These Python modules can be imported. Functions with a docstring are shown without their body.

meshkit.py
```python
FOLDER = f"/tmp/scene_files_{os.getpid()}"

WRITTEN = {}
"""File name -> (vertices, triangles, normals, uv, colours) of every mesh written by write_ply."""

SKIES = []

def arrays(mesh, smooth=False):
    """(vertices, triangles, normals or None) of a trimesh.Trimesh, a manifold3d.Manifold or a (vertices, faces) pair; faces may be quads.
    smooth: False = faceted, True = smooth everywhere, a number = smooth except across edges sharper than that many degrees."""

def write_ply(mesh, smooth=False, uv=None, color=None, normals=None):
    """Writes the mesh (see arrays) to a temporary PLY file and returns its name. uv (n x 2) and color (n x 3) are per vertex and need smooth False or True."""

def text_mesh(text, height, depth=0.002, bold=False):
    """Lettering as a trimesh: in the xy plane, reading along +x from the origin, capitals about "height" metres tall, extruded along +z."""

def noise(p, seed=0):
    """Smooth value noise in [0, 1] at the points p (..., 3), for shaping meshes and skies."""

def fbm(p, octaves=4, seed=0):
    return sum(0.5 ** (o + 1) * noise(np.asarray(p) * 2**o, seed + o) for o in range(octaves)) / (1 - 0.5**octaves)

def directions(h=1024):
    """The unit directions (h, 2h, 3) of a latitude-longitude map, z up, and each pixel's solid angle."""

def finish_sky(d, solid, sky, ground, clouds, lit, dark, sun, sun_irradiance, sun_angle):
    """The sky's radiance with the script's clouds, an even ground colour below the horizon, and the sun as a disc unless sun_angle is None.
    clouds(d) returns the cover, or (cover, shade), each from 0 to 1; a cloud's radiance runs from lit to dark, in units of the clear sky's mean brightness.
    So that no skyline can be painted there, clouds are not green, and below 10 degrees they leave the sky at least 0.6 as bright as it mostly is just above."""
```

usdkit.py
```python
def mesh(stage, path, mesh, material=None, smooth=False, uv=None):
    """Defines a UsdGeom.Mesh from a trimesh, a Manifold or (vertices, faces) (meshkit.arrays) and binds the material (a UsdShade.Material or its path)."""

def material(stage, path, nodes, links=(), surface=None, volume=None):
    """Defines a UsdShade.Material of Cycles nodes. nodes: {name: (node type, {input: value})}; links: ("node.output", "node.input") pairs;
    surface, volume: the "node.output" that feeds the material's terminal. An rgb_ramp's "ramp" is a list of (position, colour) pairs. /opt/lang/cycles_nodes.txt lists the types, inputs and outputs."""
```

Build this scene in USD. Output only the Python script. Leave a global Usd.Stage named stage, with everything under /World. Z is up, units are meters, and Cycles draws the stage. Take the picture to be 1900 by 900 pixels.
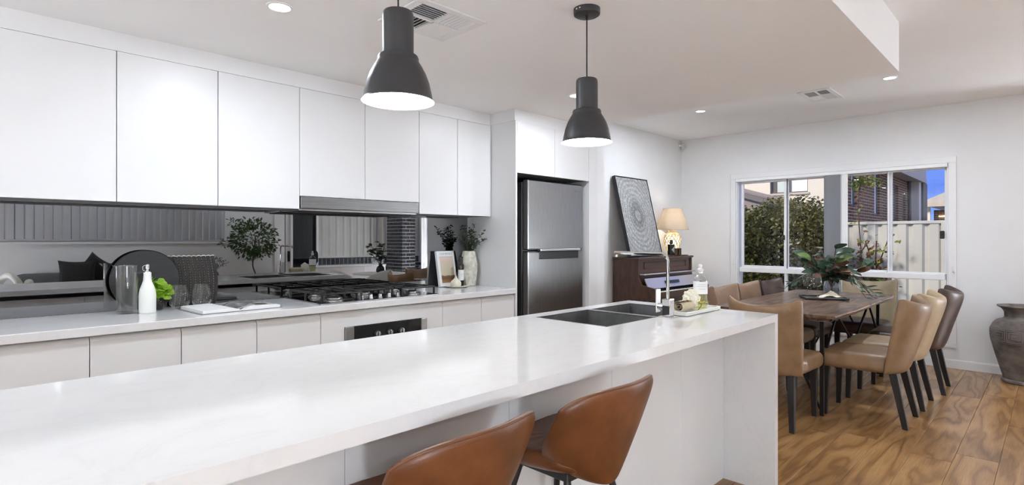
import math, random
import numpy as np, trimesh, usdkit, meshkit
from shapely.geometry import Polygon, box as sbox
from pxr import Usd, UsdGeom, UsdLux, UsdShade, Gf, Sdf

random.seed(7)
RNG = np.random.default_rng(11)
PI = math.pi
stage = Usd.Stage.CreateInMemory()
UsdGeom.SetStageUpAxis(stage, UsdGeom.Tokens.z)
UsdGeom.SetStageMetersPerUnit(stage, 1.0)
UsdGeom.Xform.Define(stage, '/World')
UsdGeom.Scope.Define(stage, '/World/Looks')

# ---------------------------------------------------------------- camera, sky, sun, exposure
TH, FPX, HCAM = 0.7828, 1015.17, 1.325
cam = UsdGeom.Camera.Define(stage, '/World/camera')
cam.CreateHorizontalApertureAttr(36.0)
cam.CreateVerticalApertureAttr(36.0 * 900 / 1900)
cam.CreateFocalLengthAttr(36.0 * FPX / 1900)
cam.CreateVerticalApertureOffsetAttr(-6.14 / 1900 * 36)
cam.CreateClippingRangeAttr(Gf.Vec2f(0.05, 500))
cam.CreateExposureAttr(0.48)
_c, _s = math.cos(TH), math.sin(TH)
cam.AddTransformOp().Set(Gf.Matrix4d(_s, -_c, 0, 0, 0, 0, 1, 0, -_c, -_s, 0, 0, 0, 0, HCAM, 1))

SKY, SUN, DOWN, DINE, LIVING, FILL_UP, FILL_GLOBE_A, FILL_GLOBE_B, PEND = 1.0, 23.0, 780.0, 1200.0, 520.0, 500.0, 128.0, 190.0, 118.0  # includes the strengths of the added fill lamps
LED = (.912, .99, 1.092)


def S(r, g=None, b=None):
    if g is None:
        g = b = r
    f = lambda v: v / 255 / 12.92 if v / 255 <= 0.04045 else ((v / 255 + 0.055) / 1.055) ** 2.4
    return (f(r), f(g), f(b))


def mat(name, nodes, links=(), surface='p.BSDF'):
    return usdkit.material(stage, '/World/Looks/' + name, nodes, links, surface=surface)


sky = mat('sky', {"tc": ("texture_coordinate", {}), "mp": ("mapping", {"scale": (1.2, 1.2, 6.0), "rotation": (0.12, 0.05, 0), "location": (0.35, 0.2, 0.0)}),
                  "n": ("noise_texture", {"scale": 2.2, "detail": 5.0, "distortion": 0.4}),
                  "r": ("rgb_ramp", {"ramp": [(0.40, S(196, 192, 198)), (0.50, S(150, 164, 218)), (0.57, S(116, 150, 232)), (0.72, S(92, 124, 214))]}),  # pale clouds lie out of view and soften the blue light outdoors
                  "b": ("background_shader", {"strength": SKY})},
          [("tc.generated", "mp.vector"), ("mp.vector", "n.vector"), ("n.fac", "r.fac"), ("r.color", "b.color")], surface="b.background")
dome = UsdLux.DomeLight.Define(stage, '/World/sky_dome')
dome.CreateIntensityAttr(1.0)
UsdShade.MaterialBindingAPI.Apply(dome.GetPrim()).Bind(sky)
sun = UsdLux.DistantLight.Define(stage, '/World/low_sun')
sun.CreateIntensityAttr(SUN); sun.CreateAngleAttr(12.0); sun.CreateColorAttr(Gf.Vec3f(1.0, 0.9, 0.76))
# shines from over the house (-x, +y): it reaches the garden but neither window
_d = np.array([0.70, -0.38, -0.75]); _d /= np.linalg.norm(_d)
_z = -_d; _x = np.cross([0, 0, 1], _z); _x /= np.linalg.norm(_x); _y = np.cross(_z, _x)
sun.AddTransformOp().Set(Gf.Matrix4d(*_x, 0, *_y, 0, *_z, 0, 0, 0, 6, 1))

# ---------------------------------------------------------------- helpers
used = {}


def numbered(parent, name):
    k = (parent, name)
    i = used.get(k, -1) + 1
    used[k] = i
    return f'{parent}/{name}' if i == 0 else f'{parent}/{name}_{i:03d}'


def tag(prim, label=None, cat=None, group=None, kind=None):
    for k, v in (('label', label), ('category', cat), ('group', group), ('kind', kind)):
        if v:
            prim.SetCustomDataByKey(k, v)
    return prim


class Thing:
    def __init__(self, name, label, cat, loc=(0, 0, 0), rz=0.0, group=None, kind=None, world=False):
        self.path = numbered('/World', name)
        self.loc, self.world = np.array(loc, float), world
        x = UsdGeom.Xform.Define(stage, self.path)
        x.AddTranslateOp().Set(Gf.Vec3d(*map(float, loc)))
        if rz:
            x.AddRotateZOp().Set(math.degrees(rz))
        tag(x.GetPrim(), label, cat, group, kind)

    def p(self, name, mesh, m, smooth=False, label=None, under=None, kind=None):
        v, f = tri(mesh)
        if self.world:
            v = v - self.loc
        path = numbered(under or self.path, name)
        g = usdkit.mesh(stage, path, trimesh.Trimesh(v, f, process=False), m, smooth=smooth)
        tag(g.GetPrim(), label, None, None, kind)
        return path


def solo(name, label, cat, mesh, m, smooth=False, group=None, kind=None):
    g = usdkit.mesh(stage, numbered('/World', name), mesh, m, smooth=smooth)
    tag(g.GetPrim(), label, cat, group, kind)
    return str(g.GetPath())


def struct(name, mesh, m, label=None, smooth=False, under=None):
    g = usdkit.mesh(stage, numbered(under or '/World', name), mesh, m, smooth=smooth)
    tag(g.GetPrim(), label, None, None, None if under else 'structure')
    return str(g.GetPath())


def tri(mesh):
    if isinstance(mesh, trimesh.Trimesh):
        return np.array(mesh.vertices), np.array(mesh.faces)
    v, f, _ = meshkit.arrays(mesh)
    return v, f


def cat(*ms):
    ms = [m for x in ms for m in (x if isinstance(x, (list, tuple)) else [x])]
    vs, fs, n = [], [], 0
    for m in ms:
        v, f = tri(m)
        vs.append(v); fs.append(f + n); n += len(v)
    return trimesh.Trimesh(np.vstack(vs), np.vstack(fs), process=False)


def quadmesh(P, cu=False, cv=False):
    """grid of points (nu, nv, 3) as triangles; cu, cv: closed in that direction"""
    nu, nv = P.shape[:2]
    i, j = np.meshgrid(np.arange(nu - (not cu)), np.arange(nv - (not cv)), indexing='ij')
    a, b = i * nv + j, ((i + 1) % nu) * nv + j
    c, d = ((i + 1) % nu) * nv + (j + 1) % nv, i * nv + (j + 1) % nv
    q = np.stack([a, b, c, d], -1).reshape(-1, 4)
    return trimesh.Trimesh(P.reshape(-1, 3), np.vstack([q[:, [0, 1, 2]], q[:, [0, 2, 3]]]), process=False)


_CF = None


def box(x0, x1, y0, y1, z0, z1, b=0.0):
    x0, x1, y0, y1, z0, z1 = min(x0, x1), max(x0, x1), min(y0, y1), max(y0, y1), min(z0, z1), max(z0, z1)
    if b <= 0:
        m = trimesh.creation.box((x1 - x0, y1 - y0, z1 - z0))
        m.apply_translation(((x0 + x1) / 2, (y0 + y1) / 2, (z0 + z1) / 2))
        return m
    global _CF
    if _CF is None:
        pts = []
        for sx in (-1, 1):
            for sy in (-1, 1):
                for sz in (-1, 1):
                    for k in range(3):
                        q = np.array([sx, sy, sz], float); q[k] *= 0.5
                        # keep the axis sign; mark the pulled axes
                        pts.append((sx, sy, sz, k))
        P = np.array([[sx * (1.0 if k == 0 else 0.9), sy * (1.0 if k == 1 else 0.9), sz * (1.0 if k == 2 else 0.9)] for sx, sy, sz, k in pts])
        h = trimesh.convex.convex_hull(P)
        order = [int(np.argmin(((P - v) ** 2).sum(1))) for v in h.vertices]
        _CF = ([pts[o] for o in order], np.array(h.faces))
    b = min(b, (x1 - x0) * .49, (y1 - y0) * .49, (z1 - z0) * .49)
    c = np.array([(x0 + x1) / 2, (y0 + y1) / 2, (z0 + z1) / 2]); h = np.array([x1 - x0, y1 - y0, z1 - z0]) / 2
    V = []
    for sx, sy, sz, k in _CF[0]:
        e = h - b; e[k] = h[k]
        V.append(c + np.array([sx, sy, sz]) * e)
    return trimesh.Trimesh(np.array(V), _CF[1], process=False)


def rbox(sx, sy, sz, r, n=7, at=(0, 0, 0)):
    """soft box: sides sx, sy, sz, round radius r, smooth vertices"""
    t = np.linspace(-1, 1, n * 2 + 1)
    h = np.array([sx, sy, sz]) / 2; r = min(r, *h)
    ms = []
    for ax in range(3):
        for sg in (-1, 1):
            u, v = np.meshgrid(np.sign(t) * np.abs(t) ** .6, np.sign(t) * np.abs(t) ** .6, indexing='ij')
            P = np.zeros(u.shape + (3,)); P[..., ax] = sg
            P[..., (ax + 1) % 3] = u if sg > 0 else v
            P[..., (ax + 2) % 3] = v if sg > 0 else u
            ms.append(quadmesh(P))
    m = cat(ms)
    P = np.array(m.vertices) * h
    inner = np.clip(P, -(h - r), h - r)
    d = P - inner; L = np.linalg.norm(d, axis=1, keepdims=True)
    m = trimesh.Trimesh(inner + d / np.maximum(L, 1e-9) * r + np.array(at), m.faces, process=True)
    return m


def rev(prof, n=40, at=(0, 0, 0)):
    a = np.linspace(0, 2 * PI, n, endpoint=False)
    pr = np.array(prof, float)
    P = np.stack([np.cos(a)[:, None] * pr[None, :, 0], np.sin(a)[:, None] * pr[None, :, 0], np.broadcast_to(pr[None, :, 1], (n, len(pr)))], -1)
    m = quadmesh(P, cu=True)
    m.vertices = m.vertices + np.array(at)
    m.merge_vertices(); m.update_faces(m.nondegenerate_faces())
    return m


def spline(pts, n=40):
    from scipy.interpolate import CubicSpline, PchipInterpolator
    p = np.array(pts, float)
    d = np.r_[0, np.cumsum(np.linalg.norm(np.diff(p, axis=0), axis=1))]
    return PchipInterpolator(d, p)(np.linspace(0, d[-1], n))


def tube(pts, r, sides=10, cap=True):
    p = np.array(pts, float)
    t = np.gradient(p, axis=0); t /= np.linalg.norm(t, axis=1, keepdims=True)
    a = np.cross(t[0], [0, 0, 1.0] if abs(t[0][2]) < .9 else [1.0, 0, 0]); a /= np.linalg.norm(a)
    A = []
    for k in range(len(p)):
        a = a - t[k] * (a @ t[k]); a /= np.linalg.norm(a); A.append(a)
    A = np.array(A); B = np.cross(t, A)
    g = np.arange(sides) * 2 * PI / sides
    R = np.broadcast_to(r, (len(p),))[:, None, None]
    V = p[:, None] + R * (np.cos(g)[None, :, None] * A[:, None] - np.sin(g)[None, :, None] * B[:, None])
    m = quadmesh(V, cv=True)
    if cap:
        n = len(V.reshape(-1, 3))
        v = np.vstack([m.vertices, p[:1], p[-1:]])
        k = np.arange(sides); last = (len(p) - 1) * sides
        f = np.vstack([m.faces, np.stack([np.full(sides, n), k, (k + 1) % sides], 1)[:, [0, 2, 1]], np.stack([np.full(sides, n + 1), last + k, last + (k + 1) % sides], 1)])
        m = trimesh.Trimesh(v, f, process=False)
    return m


def bar(p, q, w, h=None):
    """square bar from p to q"""
    p, q = np.array(p, float), np.array(q, float)
    L = np.linalg.norm(q - p); d = (q - p) / L
    up = np.array([0, 0, 1.0]) if abs(d[2]) < .95 else np.array([0, 1.0, 0])
    x = np.cross(up, d); x /= np.linalg.norm(x); y = np.cross(d, x)
    m = box(-w / 2, w / 2, -(h or w) / 2, (h or w) / 2, 0, L, min(w, h or w) * .12)
    M = np.eye(4); M[:3, 0], M[:3, 1], M[:3, 2], M[:3, 3] = x, y, d, p
    m = m.copy(); m.apply_transform(M)
    return m


def taper(p, q, w0, w1, bev=.15):
    p, q = np.array(p, float), np.array(q, float)
    ring = lambda c, w: np.array([c + np.array([sx * w / 2 * a, sy * w / 2 * b_, 0]) for sx, sy, a, b_ in
                                  [(1, 1, 1, 1 - bev), (1, 1, 1 - bev, 1), (-1, 1, 1 - bev, 1), (-1, 1, 1, 1 - bev), (-1, -1, 1, 1 - bev), (-1, -1, 1 - bev, 1), (1, -1, 1 - bev, 1), (1, -1, 1, 1 - bev)]])
    return trimesh.convex.convex_hull(np.vstack([ring(p, w0), ring(q, w1)]))


def prism(poly, z0, z1):
    m = trimesh.creation.extrude_polygon(poly, z1 - z0, engine='earcut')
    m.apply_translation((0, 0, z0))
    return m


def up_xz(m, y):
    """a prism drawn in (x, z): stands its z axis along -y, front face at y"""
    v, f = tri(m)
    return trimesh.Trimesh(np.stack([v[:, 0], y + v[:, 2], v[:, 1]], 1), f[:, ::-1], process=False)


def move(m, t=(0, 0, 0), rx=0, ry=0, rz=0):
    m = trimesh.Trimesh(*tri(m), process=False)
    for a, ax in ((rx, [1, 0, 0]), (ry, [0, 1, 0]), (rz, [0, 0, 1])):
        if a:
            m.apply_transform(trimesh.transformations.rotation_matrix(a, ax))
    m.apply_translation(t)
    return m


def shell(fn, T, nu=33, nv=25, p=7):
    u, v = np.linspace(0, 1, nu), np.linspace(0, 1, nv)
    u = .5 - .5 * np.cos(PI * u) * (1 - .0); v = .5 - .5 * np.cos(PI * v)
    U, V = np.meshgrid(u, v, indexing='ij')
    P = fn(U, V); e = 1e-4
    c01 = lambda t: np.clip(t, 0, 1)
    n = np.cross(fn(c01(U + e), V) - fn(c01(U - e), V), fn(U, c01(V + e)) - fn(U, c01(V - e)))
    n /= np.linalg.norm(n, axis=-1, keepdims=True) + 1e-12
    ed = lambda t: np.sqrt(np.maximum(0, 1 - np.abs(2 * t - 1) ** p))
    h = (T / 2 * ed(U) * ed(V))[..., None]
    a, b = quadmesh(P + n * h), quadmesh(P - n * h)
    m = cat(a, trimesh.Trimesh(b.vertices, b.faces[:, ::-1], process=False))
    m.merge_vertices(digits_vertex=6)
    return m


def frame_xz(x0, x1, z0, z1, w, y0, y1, b=0.002):
    return cat(box(x0, x0 + w, y0, y1, z0, z1, b), box(x1 - w, x1, y0, y1, z0, z1, b), box(x0 + w, x1 - w, y0, y1, z0, z0 + w, b), box(x0 + w, x1 - w, y0, y1, z1 - w, z1, b))


def frame_yz(y0, y1, z0, z1, w, x0, x1, b=0.002):
    return cat(box(x0, x1, y0, y0 + w, z0, z1, b), box(x0, x1, y1 - w, y1, z0, z1, b), box(x0, x1, y0 + w, y1 - w, z0, z0 + w, b), box(x0, x1, y0 + w, y1 - w, z1 - w, z1, b))


def leaf(L, W, fold=.25, bend=.4, n=5, point=1.0):
    s = np.linspace(0, 1, n + 1)
    w = W / 2 * np.sin(PI * s ** (.85 * point)) ** .8
    w[0] = W * .03; w[-1] = 0.0
    ang = -bend * s
    x = np.r_[0, np.cumsum(L / n * np.cos((ang[1:] + ang[:-1]) / 2))]
    z = np.r_[0, np.cumsum(L / n * np.sin((ang[1:] + ang[:-1]) / 2))]
    P = np.zeros((n + 1, 3, 3))
    for k, sg in enumerate((-1, 0, 1)):
        P[:, k, 0] = x; P[:, k, 1] = sg * w; P[:, k, 2] = z + abs(sg) * w * fold
    return quadmesh(P)


def aim(m, pos, d, roll=0.0, up=(0, 0, 1)):
    d = np.array(d, float); d /= np.linalg.norm(d)
    up = np.array(up, float)
    y = np.cross(up, d)
    if np.linalg.norm(y) < 1e-3:
        y = np.cross([1.0, 0, 0], d)
    y /= np.linalg.norm(y); z = np.cross(d, y)
    c, s = math.cos(roll), math.sin(roll)
    R = np.stack([d, y * c + z * s, z * c - y * s], 1)
    v, f = tri(m)
    return trimesh.Trimesh(v @ R.T + np.array(pos), f, process=False)


def lathe_thing(prof_pts, n=40, k=30):
    return rev(spline(prof_pts, k), n)


# ---------------------------------------------------------------- materials
def simple(name, col, rough=.5, metal=0.0, **kw):
    return mat(name, {"p": ("principled_bsdf", {"base_color": col, "roughness": rough, "metallic": metal, **kw})})


def mottled(name, c0, c1, scale, rough=.5, stretch=(1, 1, 1), bump=0.0, bscale=None, metal=0.0, detail=4.0, coat=0.0, spec=.5, lo=.35, hi=.65):
    nodes = {"tc": ("texture_coordinate", {}), "mp": ("mapping", {"scale": stretch}), "oi": ("object_info", {}),
             "ad": ("vector_math", {"math_type": "add"}), "sc": ("vector_math", {"math_type": "scale", "scale": 7.0}), "cx": ("combine_xyz", {}),
             "n": ("noise_texture", {"scale": scale, "detail": detail, "roughness": .55}),
             "r": ("rgb_ramp", {"ramp": [(lo, c0), (hi, c1)]}),
             "p": ("principled_bsdf", {"roughness": rough, "metallic": metal, "coat_weight": coat, "specular_ior_level": spec})}
    links = [("tc.object", "mp.vector"), ("oi.random", "cx.x"), ("oi.random", "cx.y"), ("cx.vector", "sc.vector1"), ("mp.vector", "ad.vector1"), ("sc.vector", "ad.vector2"),
             ("ad.vector", "n.vector"), ("n.fac", "r.fac"), ("r.color", "p.base_color")]
    if bump:
        nodes["n2"] = ("noise_texture", {"scale": bscale or scale * 6, "detail": 3.0})
        nodes["b"] = ("bump", {"strength": bump, "distance": .002})
        links += [("ad.vector", "n2.vector"), ("n2.fac", "b.height"), ("b.normal", "p.normal")]
    return mat(name, nodes, links)


wall_m = mottled('wall_paint', S(229), S(232), 3.0, .6, bump=.05, bscale=300.0)
ceil_m = mottled('ceiling_paint', S(244), S(246), 2.0, .75, bump=.04, bscale=250.0)
trim_m = simple('white_gloss_trim', S(234), .3)
gloss = mat('gloss_white_door', {"p": ("principled_bsdf", {"base_color": S(226), "roughness": .34, "specular_ior_level": .35})})
carc = simple('white_melamine', S(226), .4)
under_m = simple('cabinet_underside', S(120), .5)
stone = mat('white_stone', {"tc": ("texture_coordinate", {}), "mp": ("mapping", {"scale": (1, 2.2, 1), "rotation": (0, 0, .5)}),
                            "n": ("noise_texture", {"scale": 2.4, "detail": 7.0, "roughness": .65, "distortion": .9}),
                            "r": ("rgb_ramp", {"ramp": [(.3, S(227)), (.47, S(225)), (.5, S(222)), (.53, S(225)), (.8, S(228))]}),
                            "n2": ("noise_texture", {"scale": 260.0, "detail": 1.0}), "r2": ("rgb_ramp", {"ramp": [(.3, (.86, .86, .86)), (.42, (1, 1, 1))]}),
                            "mx": ("mix", {"mix_type": "multiply", "fac": .12}),
                            "p": ("principled_bsdf", {"roughness": .09})},
            [("tc.object", "mp.vector"), ("mp.vector", "n.vector"), ("n.fac", "r.fac"), ("tc.object", "n2.vector"), ("n2.fac", "r2.fac"), ("r.color", "mx.color1"), ("r2.color", "mx.color2"), ("mx.color", "p.base_color")])
mirror = mat('grey_mirror', {"p": ("principled_bsdf", {"base_color": (.25, .25, .253), "metallic": 1.0, "roughness": .012})})
steel = mottled('brushed_steel', S(136), S(152), 6.0, .27, stretch=(60, 60, 1.0), metal=1.0, detail=3.0)
steel_h = mottled('brushed_steel_horizontal', S(158), S(176), 6.0, .28, stretch=(1, 60, 60), metal=1.0, detail=3.0)
sink_m = mottled('sink_steel', S(140), S(158), 14.0, .4, metal=1.0, bump=.05)
chrome = simple('chrome', S(225), .06, 1.0)
iron = simple('cast_iron', S(30), .42)
black = simple('black_plastic', S(22), .3)
blackm = simple('black_matte_metal', S(26), .45)
blackglass = simple('black_glass', S(14), .06)
charcoal = simple('pendant_charcoal', S(46, 46, 48), .42, 0.0)
white_in = simple('pendant_inner_white', S(245), .5)
plastic = simple('white_plastic', S(232), .4)
cable = simple('dark_cable', S(38), .6)
ceramic = mottled('white_ceramic', S(236, 236, 230), S(240, 240, 234), 8.0, .3)
cream = mottled('cream_ceramic', S(225, 222, 203), S(233, 231, 214), 9.0, .35)
alu = simple('white_aluminium', S(242), .35)
seal = simple('dark_seal', S(50), .6)
dark_leg = mottled('dark_stained_leg', S(17, 12, 10), S(26, 19, 15), 6.0, .5, stretch=(8, 8, 1))


def emit(name, col, k):
    return mat(name, {"e": ("emission", {"color": col, "strength": k})}, surface='e.emission')


lens = emit('downlight_lens', (1, 1, .98), 14.0)
bulb_m = emit('pendant_bulb', (1, .95, .86), PEND)
lampbulb = emit('table_lamp_bulb', (1, .9, .76), 42.0)


def thin_glass(name, tint=(.97, .98, .98), base=.04, rough=0.0, edge=.55, pw=4.0):
    return mat(name, {"t": ("transparent_bsdf", {"color": tint}), "g": ("glossy_bsdf", {"color": (1, 1, 1), "roughness": rough}),
                      "w": ("layer_weight", {"blend": .5}), "q": ("math", {"math_type": "power", "value2": pw}), "f": ("math", {"math_type": "multiply_add", "value2": edge, "value3": base}), "m": ("mix_closure", {})},
               [("w.facing", "q.value1"), ("q.value", "f.value1"), ("f.value", "m.fac"), ("t.BSDF", "m.closure1"), ("g.BSDF", "m.closure2")], surface='m.closure')


pane_m = thin_glass('window_glass', (.985, .99, .985), .012, edge=.35)
dark_pane = thin_glass('dark_screen_glass', (.30, .31, .32), .02, edge=.4)
glass_m = thin_glass('clear_glassware', (.95, .96, .96), .05, edge=.95, pw=2.2)
smoke = thin_glass('smoky_glass', (.5, .45, .42), .05, edge=.8, pw=2.5)
vaseglass = thin_glass('grey_vase_glass', (.8, .83, .87), .06, edge=.9, pw=2.2)
liquid = thin_glass('yellow_liquid', (.93, .92, .62), .01, edge=.2)


def leather(name, c0, c1, rough=.42):
    return mottled(name, c0, c1, 9.0, rough, bump=.25, bscale=240.0, detail=6.0, lo=.3, hi=.7)


cognac = leather('cognac_leather', S(84, 46, 22), S(116, 70, 38), .36)
cognac_seam = simple('cognac_piping', S(100, 60, 34), .4)
tan = leather('tan_leather', S(124, 96, 67), S(146, 117, 86))
tan2 = leather('rose_tan_leather', S(127, 100, 77), S(148, 121, 98))
beige = leather('beige_leather', S(158, 136, 106), S(177, 155, 124))
khaki = leather('khaki_leather', S(140, 124, 98), S(160, 144, 116))
brown = leather('dark_brown_leather', S(58, 41, 33), S(76, 56, 45), .36)

floor_nodes = {"g": ("geometry", {}), "oi": ("object_info", {}), "cx": ("combine_xyz", {}), "sc": ("vector_math", {"math_type": "scale", "scale": 37.0}),
               "ad": ("vector_math", {"math_type": "add"}), "mp": ("mapping", {"scale": (.75, 4.2, 1)}),
               "n": ("noise_texture", {"scale": 1.15, "detail": 3.0, "roughness": .42, "distortion": .35}),
               "mu": ("math", {"math_type": "multiply", "value2": 44.0}), "si": ("math", {"math_type": "sine"}),
               "mr": ("map_range", {"from_min": -1.0, "from_max": 1.0, "to_min": 0.0, "to_max": 1.0}),
               "r": ("rgb_ramp", {"ramp": [(0, S(142, 104, 64)), (.25, S(162, 122, 77)), (1, S(179, 139, 92))]}),
               "mp2": ("mapping", {"scale": (2.0, 60.0, 1)}), "n2": ("noise_texture", {"scale": 3.0, "detail": 4.0}),
               "r2": ("rgb_ramp", {"ramp": [(.3, (.74, .72, .70)), (.7, (1.08, 1.07, 1.05))]}),
               "mx": ("mix", {"mix_type": "multiply", "fac": .8}),
               "n3": ("noise_texture", {"scale": 1.1, "detail": 2.0}), "r3": ("rgb_ramp", {"ramp": [(.35, (.78, .74, .70)), (.65, (1.05, 1.05, 1.05))]}), "mx2": ("mix", {"mix_type": "multiply", "fac": 1.0}),
               "bu": ("bump", {"strength": .06, "distance": .002}),
               "p": ("principled_bsdf", {"roughness": .27, "coat_weight": .1, "coat_roughness": .15})}
floor_links = [("oi.random", "cx.x"), ("oi.random", "cx.y"), ("cx.vector", "sc.vector1"), ("g.position", "ad.vector1"), ("sc.vector", "ad.vector2"), ("ad.vector", "mp.vector"),
               ("mp.vector", "n.vector"), ("n.fac", "mu.value1"), ("mu.value", "si.value1"), ("si.value", "mr.value"), ("mr.result", "r.fac"),
               ("ad.vector", "mp2.vector"), ("mp2.vector", "n2.vector"), ("n2.fac", "r2.fac"), ("r.color", "mx.color1"), ("r2.color", "mx.color2"),
               ("ad.vector", "n3.vector"), ("n3.fac", "r3.fac"), ("mx.color", "mx2.color1"), ("r3.color", "mx2.color2"), ("mx2.color", "p.base_color"), ("n2.fac", "bu.height"), ("bu.normal", "p.normal")]
plank_m = mat('spotted_gum_plank', floor_nodes, floor_links)


def wood(name, c0, c1, c2, axis_scale, rough=.35, k=30.0, coat=0.0):
    return mat(name, {"tc": ("texture_coordinate", {}), "mp": ("mapping", {"scale": axis_scale}),
                      "n": ("noise_texture", {"scale": 1.6, "detail": 4.0, "roughness": .5, "distortion": .4}), "mu": ("math", {"math_type": "multiply", "value2": k}), "si": ("math", {"math_type": "sine"}),
                      "mr": ("map_range", {"from_min": -1.0, "from_max": 1.0, "to_min": 0.0, "to_max": 1.0}),
                      "r": ("rgb_ramp", {"ramp": [(0, c0), (.5, c1), (1, c2)]}), "p": ("principled_bsdf", {"roughness": rough, "coat_weight": coat})},
               [("tc.object", "mp.vector"), ("mp.vector", "n.vector"), ("n.fac", "mu.value1"), ("mu.value", "si.value1"), ("si.value", "mr.value"), ("mr.result", "r.fac"), ("r.color", "p.base_color")])


walnut = wood('walnut_slab', S(78, 58, 46), S(98, 74, 58), S(118, 92, 74), (1.0, 5.0, 5.0), .25)
sapwood = wood('sapwood_edge', S(120, 92, 74), S(146, 118, 98), S(166, 140, 120), (1.5, 4.0, 8.0), .45)
piano_m = wood('piano_walnut', S(60, 37, 25), S(70, 44, 30), S(79, 51, 36), (.5, 16.0, 5.0), .3, 6.0)
piano_painted_sheen = mat('fallboard_painted_reflection', {"p": ("principled_bsdf", {"base_color": S(168, 162, 170), "roughness": .12, "coat_weight": 1.0})})  # pale colour paints in the ceiling reflected by the dark polish
ivory = simple('piano_ivory', S(225, 222, 214), .3)

fabric_grey = mottled('grey_sofa_fabric', S(92), S(108), 60.0, .9)
cushion_m = mottled('charcoal_cushion', S(44), S(58), 50.0, .9)
linen = mat('linen_shade', {"tc": ("texture_coordinate", {}), "n": ("noise_texture", {"scale": 180.0, "detail": 3.0}), "r": ("rgb_ramp", {"ramp": [(.35, S(206, 194, 178)), (.65, S(222, 211, 196))]}),
                            "d": ("diffuse_bsdf", {}), "t": ("translucent_bsdf", {}), "m": ("mix_closure", {"fac": .45})},
            [("tc.object", "n.vector"), ("n.fac", "r.fac"), ("r.color", "d.color"), ("r.color", "t.color"), ("d.BSDF", "m.closure1"), ("t.BSDF", "m.closure2")], surface='m.closure')


def leafmat(name, c0, c1, scale=14.0, rough=.4, tr=.25):
    return mat(name, {"g": ("geometry", {}), "n": ("noise_texture", {"scale": scale, "detail": 2.0}), "r": ("rgb_ramp", {"ramp": [(.35, c0), (.65, c1)]}),
                      "p": ("principled_bsdf", {"roughness": rough}), "t": ("translucent_bsdf", {}), "m": ("mix_closure", {"fac": tr})},
               [("g.position", "n.vector"), ("n.fac", "r.fac"), ("r.color", "p.base_color"), ("r.color", "t.color"), ("p.BSDF", "m.closure1"), ("t.BSDF", "m.closure2")], surface='m.closure')


basil_m = leafmat('basil_leaf', S(140, 186, 44), S(186, 222, 84), 30.0, .4, .4)
magnolia_m = leafmat('magnolia_leaf', S(42, 58, 43), S(62, 84, 64), 12.0, .28, .1)
magnolia_b = leafmat('magnolia_leaf_brown', S(82, 52, 38), S(110, 74, 54), 12.0, .5, .1)
magnolia_l = leafmat('magnolia_leaf_light', S(112, 136, 70), S(150, 172, 110), 12.0, .35, .2)
gum_m = leafmat('gum_leaf', S(62, 80, 66), S(92, 112, 92), 12.0, .4, .1)
sprig_m = leafmat('sprig_leaf', S(44, 58, 46), S(74, 92, 72), 20.0, .5, .15)
ficus_m = leafmat('ficus_leaf', S(40, 62, 34), S(86, 112, 66), 16.0, .35, .2)
hedge_m = leafmat('hedge_leaf', S(48, 62, 24), S(132, 130, 52), 3.0, .5, .3)
vine_m = leafmat('vine_leaf', S(92, 112, 42), S(150, 150, 70), 6.0, .5, .3)
vine_r = leafmat('vine_leaf_red', S(96, 58, 44), S(130, 86, 62), 6.0, .5, .3)
stem_m = simple('brown_stem', S(84, 66, 50), .7)
soil_m = mottled('soil', S(38, 30, 24), S(60, 48, 38), 40.0, .9)
bark_m = simple('hedge_wood', S(58, 46, 34), .9)

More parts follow.
